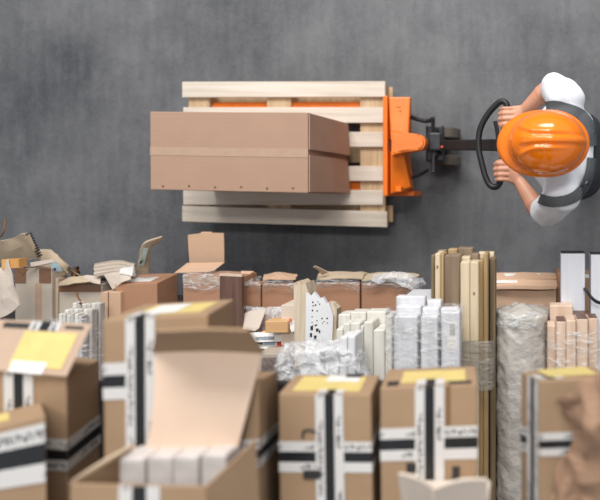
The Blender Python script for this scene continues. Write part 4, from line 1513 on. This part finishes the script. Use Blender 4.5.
# right centre carton
b = box_px((380, 388, 478, 560), 1.26, D3, quad=[(380, 388), (477.5, 384), (477, 620), (382, 620)], back=(1, 475.5, 365.5))
root = carton('taped carton with a yellow label right of the centre one', b, M['card'], FR)
strip(root, b, [('F', .0, .175, 1, .315, 'v'), ('R', 0, .175, 1, .315, 'v')], M['tape'], 'tape', .0012)
strip(root, b, [('F', .36, 0, .66, 1, 'u'), ('T', .37, 0, .66, .3, 'u')], M['tape'], 'tape', .0022, seg=20)
strip(root, b, [('F', .68, .0, .72, .17, 'u')], M['card_dark'], 'slot', .001, label='dark slot')
yl(root, b, .20, .18, .88, .78)
strip(root, b, [('T', .06, .06, .18, .28, 'u')], M['ink'], 'print', .001, seg=1)
strip(root, b, [('T', .70, .03, .94, .18, 'u')], M['ink'], 'print', .001, seg=1)
strip(root, b, [('F', .74, .345, .82, .46, 'u')], M['ink'], 'print', .001)
strip(root, b, [('F', .27, .325, .37, .365, 'v')], M['ink'], 'print', .0026)

# long carton behind the lid flap
b = box_px((103, 318, 208, 560), 1.20, D3, quad=[(103, 320), (208, 314), (208, 600), (105, 600)], back=(1, 234, 299))
root = carton('long taped carton with a label, behind the open flap', b, M['card'], FR)
strip(root, b, [('F', .0, .155, 1, .285, 'v'), ('R', 0, .155, 1, .285, 'v')], M['tape'], 'tape', .0012)
strip(root, b, [('F', .22, 0, .50, 1, 'u'), ('T', .20, 0, .48, .35, 'u')], M['tape'], 'tape', .0022, seg=20)
yl(root, b, .22, .15, .88, .80, .30, .2, .62, .75)

# narrow carton at the right of the flap
b = box_px((212, 378, 257, 600), 1.20, D3, quad=[(212, 381), (259, 380), (260, 600), (212, 600)], back=(1, 278, 371))
root = carton('narrow taped carton between the open flap and the centre carton', b, M['card'], FR)
strip(root, b, [('F', .0, .27, 1, .40, 'v'), ('R', 0, .27, 1, .40, 'v')], M['tape'], 'tape', .0012)

# left carton with the raised lid
b = box_px((-40, 374, 66, 620), 1.265, D3, quad=[(-50, 366), (66.5, 378), (70, 640), (-50, 640)], back=(1, 99, 359))
root = carton('taped carton with its yellow labelled lid tilted up at the left', b, M['card'], FR)
strip(root, b, [('F', .0, .235, 1, .355, 'v'), ('R', 0, .235, 1, .355, 'v')], M['tape'], 'tape', .0012)
strip(root, b, [('F', .47, 0, .72, .6, 'u')], M['tape'], 'tape', .0022, seg=20)
LB = Box([P(-55, 366, 1.255), P(66.5, 377, 1.255), P(92, 324, 1.31), P(-30, 318, 1.31)] * 1 + [P(-55, 366, 1.263), P(66.5, 377, 1.263), P(92, 324, 1.318), P(-30, 318, 1.318)])
bm = bmesh.new(); add_hexa(bm, LB.c, .001)
lid = link('lid', bm, M['card_lid'], root)
strip(lid, LB, [('F', .50, .12, .93, .80, 'u')], M['yellow'], 'shipping_label', .001, label='yellow shipping label')
strip(lid, LB, [('F', .52, .0, .80, .22, 'u')], M['paper'], 'white_field', .0018)
strip(lid, LB, [('F', .52, .82, .76, 1.0, 'u')], M['tape'], 'tape', .0016)
strip(lid, LB, [('F', .30, .84, .51, .95, 'v')], M['ink'], 'print', .001)
strip(lid, LB, [('F', .80, .88, .95, .94, 'v')], M['ink'], 'print', .001)

# nearest carton in the corner
b = box_px((-40, 430, 46, 640), 1.14, 1.262, quad=[(-60, 441), (45.5, 415), (48, 600), (-60, 600)], back=(1, 41, 402))
root = carton('taped carton cut off in the bottom left corner', b, M['card'], FR)
strip(root, b, [('F', 0, .04, 1.0, .36, 'v')], M['tape'], 'tape', .0014)
strip(root, b, [('T', .2, .25, .66, .8, 'u')], M['yellow'], 'shipping_label', .0012, label='yellow shipping label')

# open carton with the long flap
oc = thing('open_box', P(160, 540, 1.19), 'open carton in front with a long pale flap and white packs inside', 'box')
FRc = [P(68, 470, 1.05), P(205, 488, 1.05), P(205, 640, 1.05), P(68, 640, 1.05)]
fb = Box([P(70, 484, 1.05), P(207, 487, 1.05), P(209, 640, 1.05), P(66, 640, 1.05)] + [P(72, 470, 1.06)] * 4)
c = fb.c[:4]
bm = bmesh.new(); add_hexa(bm, c + [p - Vector((0, 0, .005)) for p in c], .001)
fp_ = link('front_panel', bm, M['card'], oc)
fbb = Box(c + [p - Vector((0, 0, .005)) for p in c])
strip(oc, fbb, [('F', .36, 0, .66, 1, 'u')], M['tape'], 'tape', .0012)
# bottom, right and left walls
zt, zb = H - 1.055, H - 1.193
ba = [P(70, 484, 1.05), P(207, 487, 1.05), P(209, 640, 1.05), P(66, 640, 1.05)]
sk = P(252, 450, 1.19) - Vector((ba[1].x, ba[1].y, H - 1.19)); sk.z = 0
bk = [Vector((p.x, p.y, zb)) + sk for p in ba]
bm = bmesh.new(); add_hexa(bm, [p + Vector((0, 0, .005)) for p in bk] + bk)
link('rear_panel', bm, M['card_inner'], oc)
for i, j, nm in ((1, 2, 'side_panel'), (0, 3, 'side_panel')):
    s = -1 if i == 1 else 1
    t_ = Vector((s * .005, 0, 0))
    a, b_ = ba[i] - Vector((0, 0, .005)), ba[j] - Vector((0, 0, .005))
    bm = bmesh.new()
    add_hexa(bm, [a, a + t_, b_ + t_, b_, bk[i], bk[i] + t_, bk[j] + t_, bk[j]])
    link(nm, bm, M['card'], oc)
# long flap and its folded tip
rows = []
for t in range(9):
    k = t / 8
    y = 452 + (352 - 452) * k
    d = 1.168 + .026 * k - .006 * math.sin(k * math.pi)
    xl, xr = 146 + (154 - 146) * k + 3 * math.sin(k * 3), 236 + (262 - 236) * k
    rows.append([P(xl, y, d), P((xl + xr) / 2, y - 1, d - .006), P(xr, y + 1.5, d)])
link('flap', sheet_bm(rows, .005, 2), M['card_flap'], oc, label='long pale flap')
d0 = 1.194
bm = sheet_bm([[P(152, 353, d0 + .001), P(208, 351.5, d0 - .005), P(263, 354, d0 + .001)], [P(154, 342, d0 - .045), P(206, 341, d0 - .05), P(256, 342, d0 - .045)], [P(156, 332, d0 - .10), P(205, 330, d0 - .105), P(248, 331, d0 - .10)]], .005, 3)
link('flap_tip', bm, M['card'], oc)
# left narrow side flap
bm = sheet_bm([[P(68, 484, 1.05), P(75, 478, 1.06)], [P(100, 464, 1.09), P(104, 459, 1.1)], [P(130, 447, 1.13), P(134, 443, 1.14)]], .005, 2)
link('side_flap', bm, M['card_pale'], oc)
# right corner edge flap
bm = sheet_bm([[P(206, 487, 1.045), P(232, 463, 1.09), P(256, 440, 1.14)], [P(209, 640, 1.045), P(236, 560, 1.1), P(262, 545, 1.15)]], .004, 1)
link('side_flap', bm, M['card'], oc)
# white packs inside
for k in range(4):
    x0 = 110 + k * 27
    a, b_ = P(x0 + 8, 459 - k * 1.0, 1.12), P(x0 + 33.5, 600, 1.12)
    bm = bmesh.new(); add_box(bm, a.x, b_.x, b_.y, a.y + .0, H - 1.186, H - 1.122 - .004 * (k % 2), .006, 2)
    tag(link('white_pack', bm, M['pack'], None), ['leftmost white pack inside the open carton', 'second white pack from the left inside the open carton', 'third white pack from the left inside the open carton', 'rightmost white pack inside the open carton'][k], 'pack', 'white packs in the open carton')

# right carton turned on its edge
b = Box([P(540, 381, 1.20), P(612, 378, 1.28), P(612, 640, 1.28), P(540, 640, 1.20), P(521, 372, 1.32), P(594, 366, D3), P(594, 640, D3), P(521, 640, 1.32)])
root = carton('taped carton turned on edge at the right side of the front row', b, M['card'], FR)
strip(root, b, [('L', 0, .20, 1, .29, 'v'), ('F', 0, .20, 1, .29, 'v')], M['tape'], 'tape', .0012)
strip(root, b, [('L', .05, 0, .60, 1, 'u'), ('T', .0, .1, .35, .5, 'u')], M['tape'], 'tape', .0022, seg=20)
strip(root, b, [('T', .18, .25, .85, .95, 'u')], M['yellow'], 'shipping_label', .003, label='yellow shipping label', seg=2)
bm = sheet_bm([[P(556, 395, 1.16), P(572, 382, 1.12), P(592, 377, 1.10), P(612, 374, 1.14)],
               [P(566, 420, 1.17), P(580, 410, 1.08), P(596, 406, 1.07), P(612, 404, 1.10)],
               [P(572, 446, 1.19), P(583, 438, 1.10), P(597, 434, 1.05), P(612, 432, 1.08)],
               [P(556, 472, 1.19), P(574, 466, 1.12), P(592, 464, 1.08), P(612, 462, 1.10)],
               [P(548, 500, 1.17), P(566, 500, 1.13), P(590, 505, 1.10), P(612, 505, 1.12)]], .003, 5, .022, 7, 22)
tag(link('crumpled_paper', bm, M['card_crumple'], None, smooth=False), 'crumpled brown paper on the carton in the bottom right corner', 'paper')

# pale flaps at the bottom edge
pf = thing('pale_box', P(445, 520, 1.255), 'pale carton with two raised flaps at the bottom edge', 'box')
b = box_px((402, 503, 488, 640), 1.16, 1.255)
bm = bmesh.new(); add_hexa(bm, b.c, .003); link('carton_body', bm, M['card_white'], pf)
bm = sheet_bm([[P(398, 474, 1.12), P(414, 478, 1.10), P(432, 488, 1.12)], [P(402, 505, 1.155), P(416, 505, 1.15), P(433, 505, 1.155)]], .005, 3)
link('flap', bm, M['card_white'], pf)
bm = sheet_bm([[P(433, 490, 1.12), P(460, 481, 1.10), P(487, 480, 1.12)], [P(434, 505, 1.155), P(460, 505, 1.15), P(488, 505, 1.155)]], .005, 3)
link('flap', bm, M['card_white'], pf)
